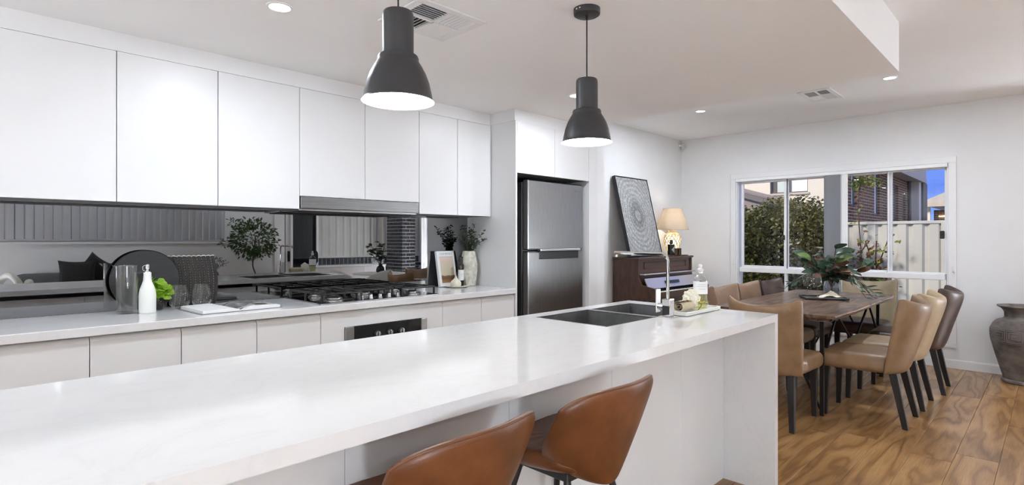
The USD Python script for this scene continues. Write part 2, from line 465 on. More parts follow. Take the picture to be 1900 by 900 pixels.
# ---------------------------------------------------------------- the room
YM, YK, XW, ZK, ZH = 3.753, 3.758, 7.178, 2.40, 2.7175
XL, YB, XR2, YR = -2.4, -3.7, 9.4, -1.3          # left end, back wall, far living end, return wall
PX0, PX1, PY0, PY1 = 2.56, XW, -0.36, 3.758        # where single planks are laid
fl = struct('floor', cat(box(XL, XR2, YB, PY0, -.12, 0), box(XL, PX0, PY0, YK, -.12, 0), box(PX0, PX1, PY0, PY1, -.12, -.012)), plank_m)
row = 0
y = -0.36
while y < 3.74:
    x = PX0 - RNG.uniform(0, 1.6)
    while x < PX1 - .001:
        x2 = min(x + 1.82, PX1)
        xa = max(x, PX0)
        if x2 - xa > .02:
            struct('plank', box(xa + .0006, x2 - .0006, y + .0006, min(y + .2, YK) - .0006, -.0115, 0.0, .0022), plank_m, under=fl)
        x += 1.82
    y += .2
struct('wall_kitchen', box(XL, XW + .25, YK, YK + .2, -.12, 2.9), wall_m)
struct('wall_left', box(XL - .15, XL, YB, YK, -.12, 2.9), wall_m)
WY0, WY1, WZ0, WZ1 = .79, 2.985, .24, 2.112        # window opening
struct('wall_window', cat(box(XW, XW + .22, YR, WY0, -.12, 2.9), box(XW, XW + .22, WY1, YK, -.12, 2.9), box(XW, XW + .22, WY0, WY1, -.12, WZ0), box(XW, XW + .22, WY0, WY1, WZ1, 2.9)), wall_m)
struct('wall_return', box(XW + .22, XR2, YR, YR + .15, -.12, 2.9), wall_m)
struct('wall_right', box(XR2, XR2 + .15, YB, YR + .15, -.12, 2.9), wall_m)
HX0, HX1, HZ0, HZ1 = -.45, 3.52, 1.28, 2.15        # high window; sliding door opening beside it
DX0, DX1, DZ1 = 4.52, 8.22, 2.36
struct('wall_back', cat(box(XL, HX0, YB - .2, YB, -.12, 2.9), box(HX0, HX1, YB - .2, YB, -.12, HZ0), box(HX0, HX1, YB - .2, YB, HZ1, 2.9), box(HX1, DX0, YB - .2, YB, -.12, 2.9),
                        box(DX0, DX1, YB - .2, YB, DZ1, 2.9), box(DX0, DX1, YB - .2, YB, -.12, 0), box(DX1, XR2, YB - .2, YB, -.12, 2.9)), wall_m)
XD, YD = 4.24, .716
struct('ceiling', cat(box(XL, XW + .22, YR, YK, ZH, 2.9), box(XL, XR2, YB, YR, ZH, 2.9)), ceil_m, label='high white ceiling over dining and living')
struct('ceiling', box(XL, XD, YD, YK, ZK, ZH - .0005), ceil_m, label='dropped white ceiling over the kitchen')
struct('wall_nib', box(4.336, 4.452, 3.15, YK, 0, ZH), wall_m)
BK = 3.452
struct('bulkhead_kitchen', cat(box(XL, 3.205, BK, YK, 2.302, ZK), box(3.205, 4.336, 3.156, YK, 2.302, ZK)), wall_m)


def skirting(name, x0, x1, y0, y1, ax, sg):
    # ax: the side that faces the room
    if ax == 'x':
        struct(name, cat(box(x0, x0 - .012 * sg, y0, y1, 0, .082, .001), box(x0, x0 - .006 * sg, y0, y1, .082, .09, .001)), trim_m)
    else:
        struct(name, cat(box(x0, x1, y0, y0 - .012 * sg, 0, .082, .001), box(x0, x1, y0, y0 - .006 * sg, .082, .09, .001)), trim_m)


skirting('baseboard_window', XW, 0, YR, YK, 'x', 1)
skirting('baseboard_kitchen', 4.452, XW - .012, YK, 0, 'y', 1)
skirting('baseboard_back', XL, DX0 - .08, YB, 0, 'y', -1)

# architrave and window in the end wall
tw = .066
struct('trim_1', cat(box(XW - .018, XW, WY0 - tw, WY0, WZ0, WZ1, .003), box(XW - .018, XW, WY1, WY1 + tw, WZ0, WZ1, .003), box(XW - .018, XW, WY0 - tw, WY1 + tw, WZ1, WZ1 + tw, .003),
                     box(XW - .018, XW, WY0 - tw, WY1 + tw, WZ0 - .03, WZ0, .003)), trim_m, label='white architrave around the dining window')
w1 = struct('window_1', cat(frame_yz(WY0, WY1, WZ0, WZ1 - .0, .016, XW + .03, XW + .12), box(XW, XW + .03, WY0 + .001, WY0 + .012, WZ0, WZ1), box(XW, XW + .03, WY1 - .012, WY1 - .001, WZ0, WZ1)), alu)
fx0, fx1 = XW + .035, XW + .11
struct('transom', box(fx0 - .005, fx1, WY0 + .03, WY1 - .03, .897, .957, .004), alu, under=w1)
struct('mullion', box(fx0, fx1, 1.80, 1.86, WZ0 + .03, WZ1 - .03, .004), alu, under=w1)
for nme, y0, y1, xo in (('sash', 2.375, 2.935, -.012), ('fixed_light', 1.86, 2.385, .02), ('fixed_light', 1.285, 1.80, .02), ('sash', .807, 1.325, -.012)):
    x0 = XW + .055 + xo
    s = struct(nme, frame_yz(y0, y1, .957, WZ1 - .035, (.018 if y0 < 1 else .030) if nme == 'sash' else .022, x0, x0 + .03), alu, under=w1)
    struct('pane', box(x0 + .012, x0 + .017, y0 + .012, y1 - .02, .975, WZ1 - .055), pane_m, under=w1)
    if nme == 'sash':
        struct('sash_seal', frame_yz(y0 - .004, y1 + .004, .953, WZ1 - .03, .006, x0 + .008, x0 + .02, 0), seal, under=w1)
for y0, y1 in ((2.40, 2.955), (1.86, 2.37), (1.285, 1.80), (.806, 1.255)):
    struct('pane', box(XW + .07, XW + .075, y0, y1, WZ0 + .03, .9), pane_m, under=w1)
for yy in (2.385, 1.27):
    struct('mullion', box(fx0, fx1 - .02, yy - .014, yy + .014, WZ0 + .03, .9, .003), alu, under=w1)
struct('latch', cat(box(XW + .02, XW + .045, .825, .862, 1.33, 1.412, .006), box(XW + .005, XW + .022, .834, .85, 1.362, 1.38, .004)), black, under=w1, label='black window latch')
struct('latch', box(XW + .022, XW + .043, 2.392, 2.408, 1.315, 1.375, .005), black, under=w1, label='black sash pull')
# vertical blind drawn back to the middle of that window
vb = Thing('vertical_blind', 'grey vertical blind stacked in the middle of the dining window under a white head rail', 'blind', (XW, 1.85, 0), world=True)
slatm = simple('grey_blind_fabric', S(134, 136, 140), .8)
slatl = simple('light_blind_fabric', S(184, 186, 190), .8)
slatw = simple('white_blind_fabric', S(232), .7)
vb.p('head_rail', box(XW - .028, XW + .012, WY0 + .006, WY1 - .006, WZ1 - .040, WZ1 - .002, .003), alu)
for k in range(9):
    yy = 1.735 if k == 0 else 1.785 + k * .0145
    a = math.radians(25 if k else -4)
    t = np.linspace(-1, 1, 7)
    P = np.zeros((7, 2, 3))
    for i, q in enumerate(t):
        P[i, :, 0] = XW - .034 + .0445 * q * math.sin(a) - .006 * (1 - q * q)
        P[i, :, 1] = yy + .0445 * q * math.cos(a)
        P[i, 0, 2], P[i, 1, 2] = .32, WZ1 - .042
    vb.p('blind_slat', quadmesh(P), slatw if k == 0 else slatm, smooth=True)
for yy, lab in ((3.012, 'small clear cord cleat on the left architrave of the dining window'), (.745, 'small clear cord cleat on the right architrave of the dining window')):
    c = Thing('cord_cleat', lab, 'cord cleat', (XW - .018, yy, .985), world=True, group='cord cleats on the window architrave')
    c.p('base_plate', box(XW - .024, XW - .018, yy - .012, yy + .012, .985, 1.045, .003), plastic)
    c.p('hook', tube([(XW - .024, yy, .995), (XW - .04, yy, .992), (XW - .046, yy, 1.005)], .004, 8), plastic)

# sliding door and high window of the living room, behind the camera and seen in the mirror
d1 = struct('door_1', cat(frame_xz(DX0, DX1, 0, DZ1, .05, YB - .12, YB - .02), box(DX0 - .07, DX0, YB, YB + .018, 0, DZ1, .003), box(DX0 - .07, DX1 + .07, YB, YB + .018, DZ1, DZ1 + .07, .003), box(DX1, DX1 + .07, YB, YB + .018, 0, DZ1, .003)), alu)
for i, (x0, x1, yo) in enumerate(((4.57, 4.83, .0), (4.80, 5.40, .035), (5.30, 8.17, .0))):
    struct('sash', frame_xz(x0, x1, .05, DZ1 - .05, .12 if i == 0 else .045, YB - .10 + yo, YB - .065 + yo, .004), alu, under=d1)
    struct('pane', box(x0 + .04, x1 - .04, YB - .085 + yo, YB - .08 + yo, .09, DZ1 - .09), dark_pane if i < 2 else pane_m, under=d1)
struct('handle', cat(tube(spline([(5.335, YB - .03, .82), (5.335, YB + .055, .86), (5.335, YB + .06, .95), (5.335, YB + .055, 1.02), (5.335, YB - .03, 1.06)], 16), .016, 10), box(5.31, 5.36, YB - .03, YB - .02, .80, 1.08, .004)), black, under=d1, label='black sliding door handle')
struct('latch', box(4.745, 4.79, YB - .065, YB - .045, .86, 1.08, .006), black, under=d1, label='black door lock')
w2 = struct('window_2', cat(frame_xz(HX0, HX1, HZ0, HZ1, .04, YB - .12, YB - .03), box(HX0 - .07, HX1 + .09, YB, YB + .03, HZ0 - .035, HZ0, .003), box(HX1, HX1 + .065, YB, YB + .018, HZ0, HZ1, .003),
                            box(HX0 - .07, HX0, YB, YB + .018, HZ0, HZ1, .003), box(HX0 - .07, HX1 + .065, YB, YB + .018, HZ1, HZ1 + .07, .003)), trim_m)
struct('pane', box(HX0 + .03, HX1 - .03, YB - .08, YB - .075, HZ0 + .03, HZ1 - .03), pane_m, under=w2)
hb = Thing('vertical_blind', 'closed vertical blind across the high living room window, seen in the splashback', 'blind', ((HX0 + HX1) / 2, YB, HZ0), world=True)
hb.p('head_rail', box(HX0 + .01, HX1 - .01, YB - .01, YB + .03, HZ1 - .045, HZ1 - .005, .003), alu)
k = 0
x = HX0 + .06
while x < HX1 - .05:
    a = math.radians(30 - 50 * (x - HX0) / (HX1 - HX0))
    t = np.linspace(-1, 1, 5); P = np.zeros((5, 2, 3))
    for i, q in enumerate(t):
        P[i, :, 0] = x + .051 * q * math.cos(a); P[i, :, 1] = YB + .012 + .051 * q * math.sin(a) * .5 + .006 * (1 - q * q)
        P[i, 0, 2], P[i, 1, 2] = HZ0 + .03, HZ1 - .05
    hb.p('blind_slat', quadmesh(P), slatl, smooth=True)
    x += .112; k += 1

# ---------------------------------------------------------------- kitchen run
YU, YC, ZC = 3.439, 3.14, .921
G = .0018
ucuts = [-.88, -.40, .083, .563, 1.045, 1.527, 1.995, 2.456, 2.832, 3.203]
ulabels = ['white gloss wall cupboard out past the left edge of the picture', 'white gloss wall cupboard just past the left edge of the picture', 'white gloss wall cupboard at the left edge, first in the row',
           'tall white gloss wall cupboard second from the left', 'tall white gloss wall cupboard left of the range hood', 'short white gloss cupboard over the left half of the range hood',
           'short white gloss cupboard over the right half of the range hood', 'narrow white gloss wall cupboard right of the range hood', 'narrow white gloss wall cupboard against the tall end panel']
for i, lab in enumerate(ulabels):
    x0, x1 = ucuts[i], ucuts[i + 1]
    z0 = 1.606 if 5 <= i <= 6 else 1.521
    t = Thing('wall_cupboard', lab, 'kitchen cupboard', ((x0 + x1) / 2, YK, z0), world=True, group='white wall cupboards')
    t.p('cabinet_body', box(x0 + .0005, x1 - .0005, YU + .0205, YK - .0005, z0 + .004, 2.2985), carc)
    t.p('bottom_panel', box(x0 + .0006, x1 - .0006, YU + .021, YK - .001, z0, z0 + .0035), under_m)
    t.p('door', box(x0 + G, x1 - G, YU, YU + .018, z0 - .002, 2.297, .0015), gloss)
hood = Thing('range_hood', 'slide-out stainless steel range hood under the short cupboards', 'range hood', (1.99, YU, 1.515), world=True)
hood.p('hood_front', box(1.533, 2.450, YU - .004, YU + .03, 1.523, 1.602, .003), mottled('hood_steel', S(118), S(140), 3.0, .3, stretch=(1, 40, 40), metal=1.0, detail=3.0))
hood.p('hood_body', box(1.533, 2.450, YU + .031, YK - .01, 1.512, 1.602), steel_h)
hood.p('filter', box(1.56, 1.985, YU + .05, YK - .04, 1.506, 1.5125, .002), seal)
hood.p('filter', box(1.998, 2.42, YU + .05, YK - .04, 1.506, 1.5125, .002), seal)

solo('splashback', 'dark grey mirrored glass splashback between worktop and wall cupboards', 'splashback', box(XL + .3, 3.2045, YM, YK - .0005, ZC + .0005, 1.5195), mirror)
solo('worktop', 'long white stone worktop under the mirrored splashback', 'worktop', box(XL + .3, 3.204, YC, YM - .0005, .879, ZC, .0025), stone)

bcuts = [-.71, -.335, .04, .415, .788, 1.159, 1.533, 2.461, 2.839, 3.203]
blabels = ['white drawer unit out past the left edge of the picture', 'white drawer unit just past the left edge of the picture', 'white drawer unit at the left edge of the picture, under the worktop',
           'white drawer unit below the white bottle and basil', 'white drawer unit below the open book', 'white drawer unit left of the oven', None,
           'white drawer unit right of the oven', 'white drawer unit below the vase beside the tall end panel']
for i, lab in enumerate(blabels):
    if lab is None:
        continue
    x0, x1 = bcuts[i], bcuts[i + 1]
    t = Thing('drawer_unit', lab, 'drawer unit', ((x0 + x1) / 2, YK, 0), world=True, group='white drawer units under the worktop')
    t.p('cabinet_body', box(x0 + .0005, x1 - .0005, 3.2, YK - .0005, .10, .878), carc)
    t.p('kickboard', box(x0, x1, 3.235, 3.25, .002, .10), carc)
    t.p('drawer_front', box(x0 + G, x1 - G, 3.16, 3.178, .105, .478, .0015), gloss)
    t.p('drawer_front', trimesh.convex.convex_hull(np.array([(x, y, z) for x in (x0 + G, x1 - G) for y, z in ((3.16, .482), (3.178, .482), (3.16, .852), (3.1775, .872), (3.178, .872))])), gloss)
ov = Thing('built_in_oven', 'built-in oven with black control panel and three steel knobs, below the cooktop', 'oven', (1.997, YK, 0), world=True)
ov.p('housing', box(1.534, 2.460, 3.2, YK - .0005, .10, .878), carc)
ov.p('fascia_bevel', trimesh.convex.convex_hull(np.array([(x, y, z) for x in (1.535, 2.459) for y, z in ((3.16, .8515), (3.178, .8515), (3.1775, .872), (3.178, .872))])), gloss)
fas = sbox(1.535, .105, 2.459, .851).difference(sbox(1.688, .17, 2.316, .773))
ov.p('fascia', up_xz(prism(fas, 0, .018), 3.16), gloss)
ov.p('control_panel', box(1.75, 2.263, 3.145, 3.17, .655, .771, .002), blackglass)
ov.p('end_cap', box(1.690, 1.7495, 3.144, 3.17, .655, .772, .003), steel_h)
ov.p('end_cap', box(2.2635, 2.314, 3.144, 3.17, .655, .772, .003), steel_h)
for kx in (1.911, 2.004, 2.096):
    kb = ov.p('knob', move(rev([(0, .020), (.017, .020), (.019, .017), (.020, 0), (0, 0)], 28), (kx, 3.145, .708), rx=PI / 2), steel_h, smooth=35)
    ov.p('pointer', box(kx - .0035, kx + .0035, 3.1165, 3.126, .69, .727, .002), steel, under=kb)
dr = ov.p('oven_door', box(1.692, 2.312, 3.15, 3.175, .175, .648, .003), blackglass)
ov.p('handle', cat(tube([(1.75, 3.11, .61), (2.25, 3.11, .61)], .009), tube([(1.79, 3.11, .61), (1.79, 3.152, .61)], .007), tube([(2.21, 3.11, .61), (2.21, 3.152, .61)], .007)), steel_h, smooth=40, under=dr)

solo('end_panel', 'tall white end panel between worktop and refrigerator', 'end panel', box(3.2055, 3.2235, 3.146, YK - .0005, .001, 2.301, .001), gloss)
fc = Thing('fridge_cupboard', 'white gloss cupboard over the refrigerator', 'kitchen cupboard', (3.71, YK, 1.877), world=True)
fc.p('cabinet_body', box(3.2245, 4.199, 3.168, YK - .0005, 1.881, 2.301), carc)
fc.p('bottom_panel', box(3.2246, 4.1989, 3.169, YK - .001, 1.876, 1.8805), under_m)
for x0, x1 in ((3.2245, 3.701), (3.701, 4.199)):
    fc.p('door', box(x0 + G, x1 - G, 3.146, 3.165, 1.874, 2.299, .0015), gloss)
solo('end_panel', 'white end panel right of the refrigerator', 'end panel', box(4.2005, 4.3345, 3.146, YK - .0005, .001, 2.301, .001), gloss)

fr = Thing('refrigerator', 'brushed stainless steel two-door refrigerator in its white alcove', 'refrigerator', (3.78, 3.5, 0), world=True)
fy = 3.182
fr.p('cabinet_body', box(3.395, 4.150, fy + .075, YK - .02, .02, 1.82, .006), simple('fridge_grey', S(70), .4, .6))
for nmz, z0, z1 in (('freezer_door', 1.232, 1.838), ('fridge_door', .06, 1.219)):
    d = fr.p(nmz, box(3.392, 4.155, fy, fy + .07, z0, z1, .012), steel)
    fr.p('edge_trim', box(3.389, 3.409, fy - .003, fy + .06, z0 + .004, z1 - .004, .006), steel_h, under=d)
fr.p('handle_recess', box(3.53, 4.08, fy - .004, fy + .02, 1.150, 1.2185, .004), black, label='black handle recess')
fr.p('handle_lip', box(3.53, 4.09, fy - .022, fy + .02, 1.2195, 1.240, .004), steel_h)
fr.p('badge', box(4.03, 4.105, fy - .0015, fy + .002, 1.765, 1.775), simple('badge_grey', S(90), .4, .8))
for xx in (3.45, 4.1):
    fr.p('foot', rev([(0, 0), (.02, 0), (.02, .03), (0, .03)], 16, (xx, 3.35, .0)), black)

# gas cooktop
cx0, cx1, cy0, cy1 = 1.553, 2.445, 3.195, 3.700
ct = Thing('gas_cooktop', 'black gas cooktop with cast iron trivets and five steel knobs', 'cooktop', (2.0, 3.45, ZC), world=True)
ct.p('base_plate', box(cx0, cx1, cy0, cy1, ZC + .0003, ZC + .008, .002), blackglass)
ct.p('rim', cat(box(cx0 - .006, cx1 + .006, cy0 - .006, cy0, ZC + .0003, ZC + .007), box(cx0 - .006, cx1 + .006, cy1, cy1 + .006, ZC + .0003, ZC + .007), box(cx0 - .006, cx0, cy0, cy1, ZC + .0003, ZC + .007), box(cx1, cx1 + .006, cy0, cy1, ZC + .0003, ZC + .007)), steel_h)
zt = ZC + .008
polished = simple('polished_aluminium', S(214), .22, 1.0)
for bx, by, r in ((1.70, 3.31, .048), (1.70, 3.58, .038), (2.0, 3.50, .062), (2.30, 3.31, .038), (2.30, 3.58, .048)):
    bn = ct.p('burner', rev([(0, 0), (r + .012, 0), (r + .012, .006), (r, .012), (r, .02), (0, .02)], 28, (bx, by, zt)), polished, smooth=35)
    ct.p('burner_cap', rev([(0, .0202), (r - .008, .0202), (r - .006, .026), (r - .014, .030), (0, .031)], 28, (bx, by, zt)), iron, smooth=35, under=bn)
for x0, x1 in ((1.565, 1.848), (1.856, 2.144), (2.152, 2.435)):
    y0, y1 = (cy0 + .02, cy1 - .015) if x0 != 1.856 else (cy0 + .115, cy1 - .015)
    zz, w = zt + .046, .012
    ms = [box(x0, x1, y0, y0 + w, zz, zz + w, .002), box(x0, x1, y1 - w, y1, zz, zz + w, .002), box(x0, x0 + w, y0 + w, y1 - w, zz, zz + w, .002), box(x1 - w, x1, y0 + w, y1 - w, zz, zz + w, .002)]
    for fx in (.34, .66):
        X = x0 + (x1 - x0) * fx
        ms += [box(X - w / 2, X + w / 2, y0 + w, y1 - w, zz, zz + w, .002)]
    if x0 != 1.856:
        ym = (y0 + y1) / 2
        ms += [box(x0 + w, x1 - w, ym - w / 2, ym + w / 2, zz + .001, zz + w, .002)]
    ym2 = [y0 + (y1 - y0) * q for q in ((.24, .76) if x0 != 1.856 else (.5,))]
    for q in ym2:
        ms += [box(x0 + w, x0 + .085, q - w / 2, q + w / 2, zz + .001, zz + w + .004, .002), box(x1 - .085, x1 - w, q - w / 2, q + w / 2, zz + .001, zz + w + .004, .002)]
    for X in (x0, x1 - w):
        for Y in (y0, y1 - w, (y0 + y1) / 2 - w / 2):
            ms.append(box(X, X + w, Y, Y + w, zt, zz + .002, .002))
    ct.p('trivet', cat(ms), iron)
for kx in (1.856, 1.926, 1.997, 2.067, 2.138):
    kb = ct.p('knob', rev([(0, 0), (.017, 0), (.017, .004), (.0145, .006), (.0135, .024), (.011, .027), (0, .027)], 24, (kx, 3.248, zt)), polished, smooth=35)
    ct.p('grip', box(kx - .003, kx + .003, 3.236, 3.26, zt + .026, zt + .032, .001), steel, under=kb)

# ---------------------------------------------------------------- island
IX0, IX1, IY0, IY1, ZI, TI = -.62, 3.014, 1.034, 1.945, .933, .0385
SX0, SX1, SY0, SY1, SDV = 2.03, 2.888, 1.422, 1.855, 2.466
isl = Thing('kitchen_island', 'long white stone kitchen island with waterfall end and sink', 'kitchen island', (1.2, 1.5, 0), world=True)
top = sbox(IX0, IY0, IX1, IY1).difference(sbox(SX0, SY0, SDV - .012, SY1)).difference(sbox(SDV + .012, SY0, SX1, SY1))
isl.p('benchtop', prism(top, ZI - TI, ZI), stone)
isl.p('waterfall_end', box(IX1 - TI, IX1, IY0, IY1, .0005, ZI - TI - .0002), stone)
isl.p('carcass', box(IX0 + .02, IX1 - TI - .0005, 1.327, 1.90, .09, ZI - TI - .22), carc)
isl.p('kickboard', box(IX0 + .02, IX1 - TI - .0005, 1.33, 1.86, .001, .0895), carc)
xs = [IX0 + .02, .10, .70, 1.30, 1.902, 2.504, IX1 - TI]
for a, b in zip(xs[:-1], xs[1:]):
    isl.p('back_panel', box(a + .0008, b - .0008, 1.307, 1.3255, .001, ZI - TI - .0005, .0008), gloss)
    isl.p('door', box(a + G, b - G, 1.9005, 1.918, .10, ZI - TI - .035, .0015), gloss)
sk = Thing('double_sink', 'dark brushed steel double bowl sink undermounted in the island', 'sink', ((SX0 + SX1) / 2, 1.64, ZI), world=True)
for x0, x1 in ((SX0, SDV - .012), (SDV + .012, SX1)):
    z0, z1, w = ZI - .20, ZI - .004, .0015
    x0, x1, y0, y1 = x0 + .001, x1 - .001, SY0 + .001, SY1 - .001
    sk.p('bowl', cat(box(x0, x1, y0, y1, z0, z0 + .003), box(x0, x0 + w, y0, y1, z0, z1), box(x1 - w, x1, y0, y1, z0, z1), box(x0, x1, y0, y0 + w, z0, z1), box(x0, x1, y1 - w, y1, z0, z1)), sink_m)
    sk.p('rim', cat(box(x0, x1, y0, y0 + .006, z1, z1 + .0045), box(x0, x1, y1 - .006, y1, z1, z1 + .0045), box(x0, x0 + .006, y0, y1, z1, z1 + .0045), box(x1 - .006, x1, y0, y1, z1, z1 + .0045)), steel_h)
    sk.p('drain', rev([(0, .004), (.03, .004), (.036, .0065), (.04, .003)], 24, ((x0 + x1) / 2, (y0 + y1) / 2 + .06, z0)), chrome, smooth=40)
sk.p('divider', box(SDV - .011, SDV + .011, SY0 + .002, SY1 - .002, ZI - .05, ZI + .0015, .001), steel_h)
tp = Thing('kitchen_tap', 'square chrome kitchen mixer tap with long right-angled spout beside the sink', 'tap', (2.50, 1.383, ZI), world=True)
tp.p('base_plate', box(2.463, 2.541, 1.347, 1.418, ZI, ZI + .006, .002), chrome)
tp.p('mixer_body', box(2.478, 2.524, 1.36, 1.405, ZI + .006, ZI + .092, .003), chrome)
sp = [(2.50, 1.383, ZI + .09), (2.50, 1.383, ZI + .20), (2.50, 1.383, ZI + .285), (2.50, 1.392, ZI + .308), (2.50, 1.412, ZI + .318), (2.50, 1.5, ZI + .319), (2.50, 1.70, ZI + .319)]
tp.p('spout', tube(sp, .0088, 8), chrome, smooth=40)
tp.p('aerator', rev([(0, 0), (.0095, 0), (.0095, .014), (0, .014)], 16, (2.50, 1.69, ZI + .296)), chrome, smooth=40)
lv = tp.p('lever_pivot', move(rev([(0, 0), (.018, 0), (.018, .03), (0, .03)], 20), (2.50, 1.404, ZI + .05), rx=-PI / 2), chrome, smooth=40)
tp.p('lever_plate', box(2.482, 2.522, 1.434, 1.443, ZI + .02, ZI + .138, .003), simple('lever_satin', S(228, 226, 220), .22, .25), under=lv)

# things on the tray by the sink
tr = Thing('soap_tray', 'long white ceramic tray beside the tap on the island', 'tray', (2.765, 1.375, ZI), world=True)
tr.p('tray_base', rbox(.40, .115, .014, .006, 6, (2.775, 1.378, ZI + .0075)), ceramic, smooth=True)
tr.p('tray_rim', cat(box(2.578, 2.972, 1.321, 1.328, ZI + .011, ZI + .021, .003), box(2.578, 2.972, 1.428, 1.435, ZI + .011, ZI + .021, .003), box(2.576, 2.583, 1.328, 1.428, ZI + .011, ZI + .021, .003), box(2.967, 2.974, 1.328, 1.428, ZI + .011, ZI + .021, .003)), ceramic)
zt2 = ZI + .0146
sb_ = Thing('soap_bottle', 'tall clear glass bottle of pale yellow soap with a white label on the soap tray', 'bottle', (2.868, 1.39, zt2))
sb_.p('glass_body', lathe_thing([(0, .002), (.033, .002), (.037, .008), (.037, .15), (.035, .163), (.020, .178), (.014, .186), (.014, .196)], 36, 40), glass_m, smooth=50)
sb_.p('soap', lathe_thing([(0, .004), (.033, .004), (.0345, .01), (.0345, .085), (0, .085)], 32, 30), liquid, smooth=40)
a = np.linspace(-2.6, 2.6, 30) + PI
P = np.stack([np.stack([.0378 * np.cos(a), .0378 * np.sin(a), np.full(30, z)], -1) for z in (.078, .146)], 1)
lb = sb_.p('label', quadmesh(P), simple('paper_label', S(238), .5), smooth=True, label='white paper label')
ink = simple('grey_ink', S(186), .6)
for z, w in ((.128, .6), (.118, .8), (.104, .5)):
    a = np.linspace(-w, w, 10) + PI + .75
    sb_.p('print_line', quadmesh(np.stack([np.stack([.0381 * np.cos(a), .0381 * np.sin(a), np.full(10, q)], -1) for q in (z, z + .0022)], 1)), ink, under=lb)
sb_.p('stopper', lathe_thing([(0, .19), (.0125, .19), (.0125, .2), (.017, .204), (.017, .212), (.008, .22), (.011, .232), (.006, .24), (0, .241)], 24, 40), simple('clear_stopper', S(225), .15), smooth=50)
tw_ = Thing('rolled_hand_towel', 'rolled beige hand towel lying on the soap tray', 'hand towel', (2.66, 1.383, zt2))
towel_m = mottled('beige_towel', S(196, 178, 148), S(214, 198, 170), 90.0, .95, bump=.5, bscale=300.0)
th = np.linspace(0, 4.6 * PI, 70)
rr = .0055 + .0016 * th
P = np.stack([np.stack([np.full(70, x), (rr * 1.25) * np.cos(th), .030 + rr * np.sin(th)], -1) for x in (-.055, .075)], 1)
tw_.p('roll', cat(quadmesh(P), quadmesh(np.stack([P[:, 0], P[:, 0] * [1, .96, 1] + [[0.0, 0, 0]]], 1))), towel_m, smooth=True)

sg = Thing('bath_sponge', 'white ruffled natural sponge behind the rolled towel', 'sponge', (2.775, 1.40, zt2))
m = trimesh.creation.icosphere(5, .042)
v = np.array(m.vertices); v *= (1 + .9 * (meshkit.fbm(v * 60 + 9, 3) - .5))[:, None]; v[:, 2] *= 1.25; v[:, 2] -= v[:, 2].min()
sg.p('sponge_body', trimesh.Trimesh(v, m.faces, process=False), mottled('sponge', S(232, 226, 206), S(242, 238, 224), 60.0, .95), smooth=True)
fw = Thing('yellow_flower_sprig', 'yellow flower sprig lying between towel and soap bottle', 'flower sprig', (2.80, 1.35, zt2))
ms = [aim(leaf(.045 + .02 * RNG.random(), .012, .2, .5), (0, 0, .03), (math.cos(q), math.sin(q), .35 + .3 * RNG.random())) for q in np.linspace(0, 2 * PI, 11)[:-1]]
yl = leafmat('yellow_petal', S(200, 180, 60), S(228, 210, 96), 40.0)
for q in ms:
    fw.p('petal', q, yl, smooth=True)
fw.p('stem', tube([(-.035, 0, .004), (-.01, 0, .015), (0, 0, .03)], .003, 6), leafmat('flower_stem', S(120, 130, 60), S(150, 160, 80)))

# ---------------------------------------------------------------- lamps
def disk_light(t, z, r, inten, col=LED):
    l = UsdLux.DiskLight.Define(stage, t.path + '/light')
    l.CreateRadiusAttr(r); l.CreateIntensityAttr(inten); l.CreateColorAttr(Gf.Vec3f(*col)); l.AddTranslateOp().Set(Gf.Vec3d(0, 0, z))


def downlight(x, y, z, lab, inten, group):
    t = Thing('downlight', lab, 'ceiling light', (x, y, z), group=group)
    t.p('trim_ring', rev([(.045, .0), (.045, -.004), (.048, -.0065), (.056, -.004), (.058, 0)], 32), plastic, smooth=40)
    t.p('lens', rev([(0, -.0025), (.0448, -.0025)], 32), lens)
    disk_light(t, -.009, .036, inten)


gk, gl = 'downlights in the kitchen ceiling', 'downlights in the living ceiling'
downlight(1.035, 2.543, ZK - .0002, 'round white downlight in the kitchen ceiling above the worktop side of the island', DOWN, gk)
downlight(-1.165, 2.543, ZK - .0002, 'round white downlight in the kitchen ceiling left of the picture', DOWN, gk)
downlight(3.235, 2.543, ZK - .0002, 'round white downlight in the kitchen ceiling half hidden behind the farther pendant lamp', DOWN, gk)
downlight(5.658, 2.739, ZH - .0002, 'round white downlight in the dining ceiling near the piano corner', DINE, 'downlights in the dining ceiling')
downlight(5.638, 1.017, ZH - .0002, 'round white downlight in the dining ceiling beside the dropped ceiling corner', DINE, 'downlights in the dining ceiling')
for x, lab in ((1.0, 'first'), (1.95, 'second'), (3.66, 'third')):
    downlight(x, -2.95, ZH - .0002, f'{lab} of the living room downlights seen reflected on the island, counted from the left', LIVING, gl)
for x, y, lab in ((5.6, -2.95, 'unseen living room downlight farthest along, near the sliding door'), (.9, -.9, 'unseen living room downlight behind the camera'), (2.9, -.9, 'unseen living room downlight in front of the bar stools'), (5.0, -.9, 'unseen living room downlight over the round white table'), (7.2, -2.4, 'unseen living room downlight beyond the round white table')):  # out of view, laid out to light the living side of the room
    downlight(x, y, ZH - .0002, lab, LIVING * (.45 if y > -1 else 1.0), gl)


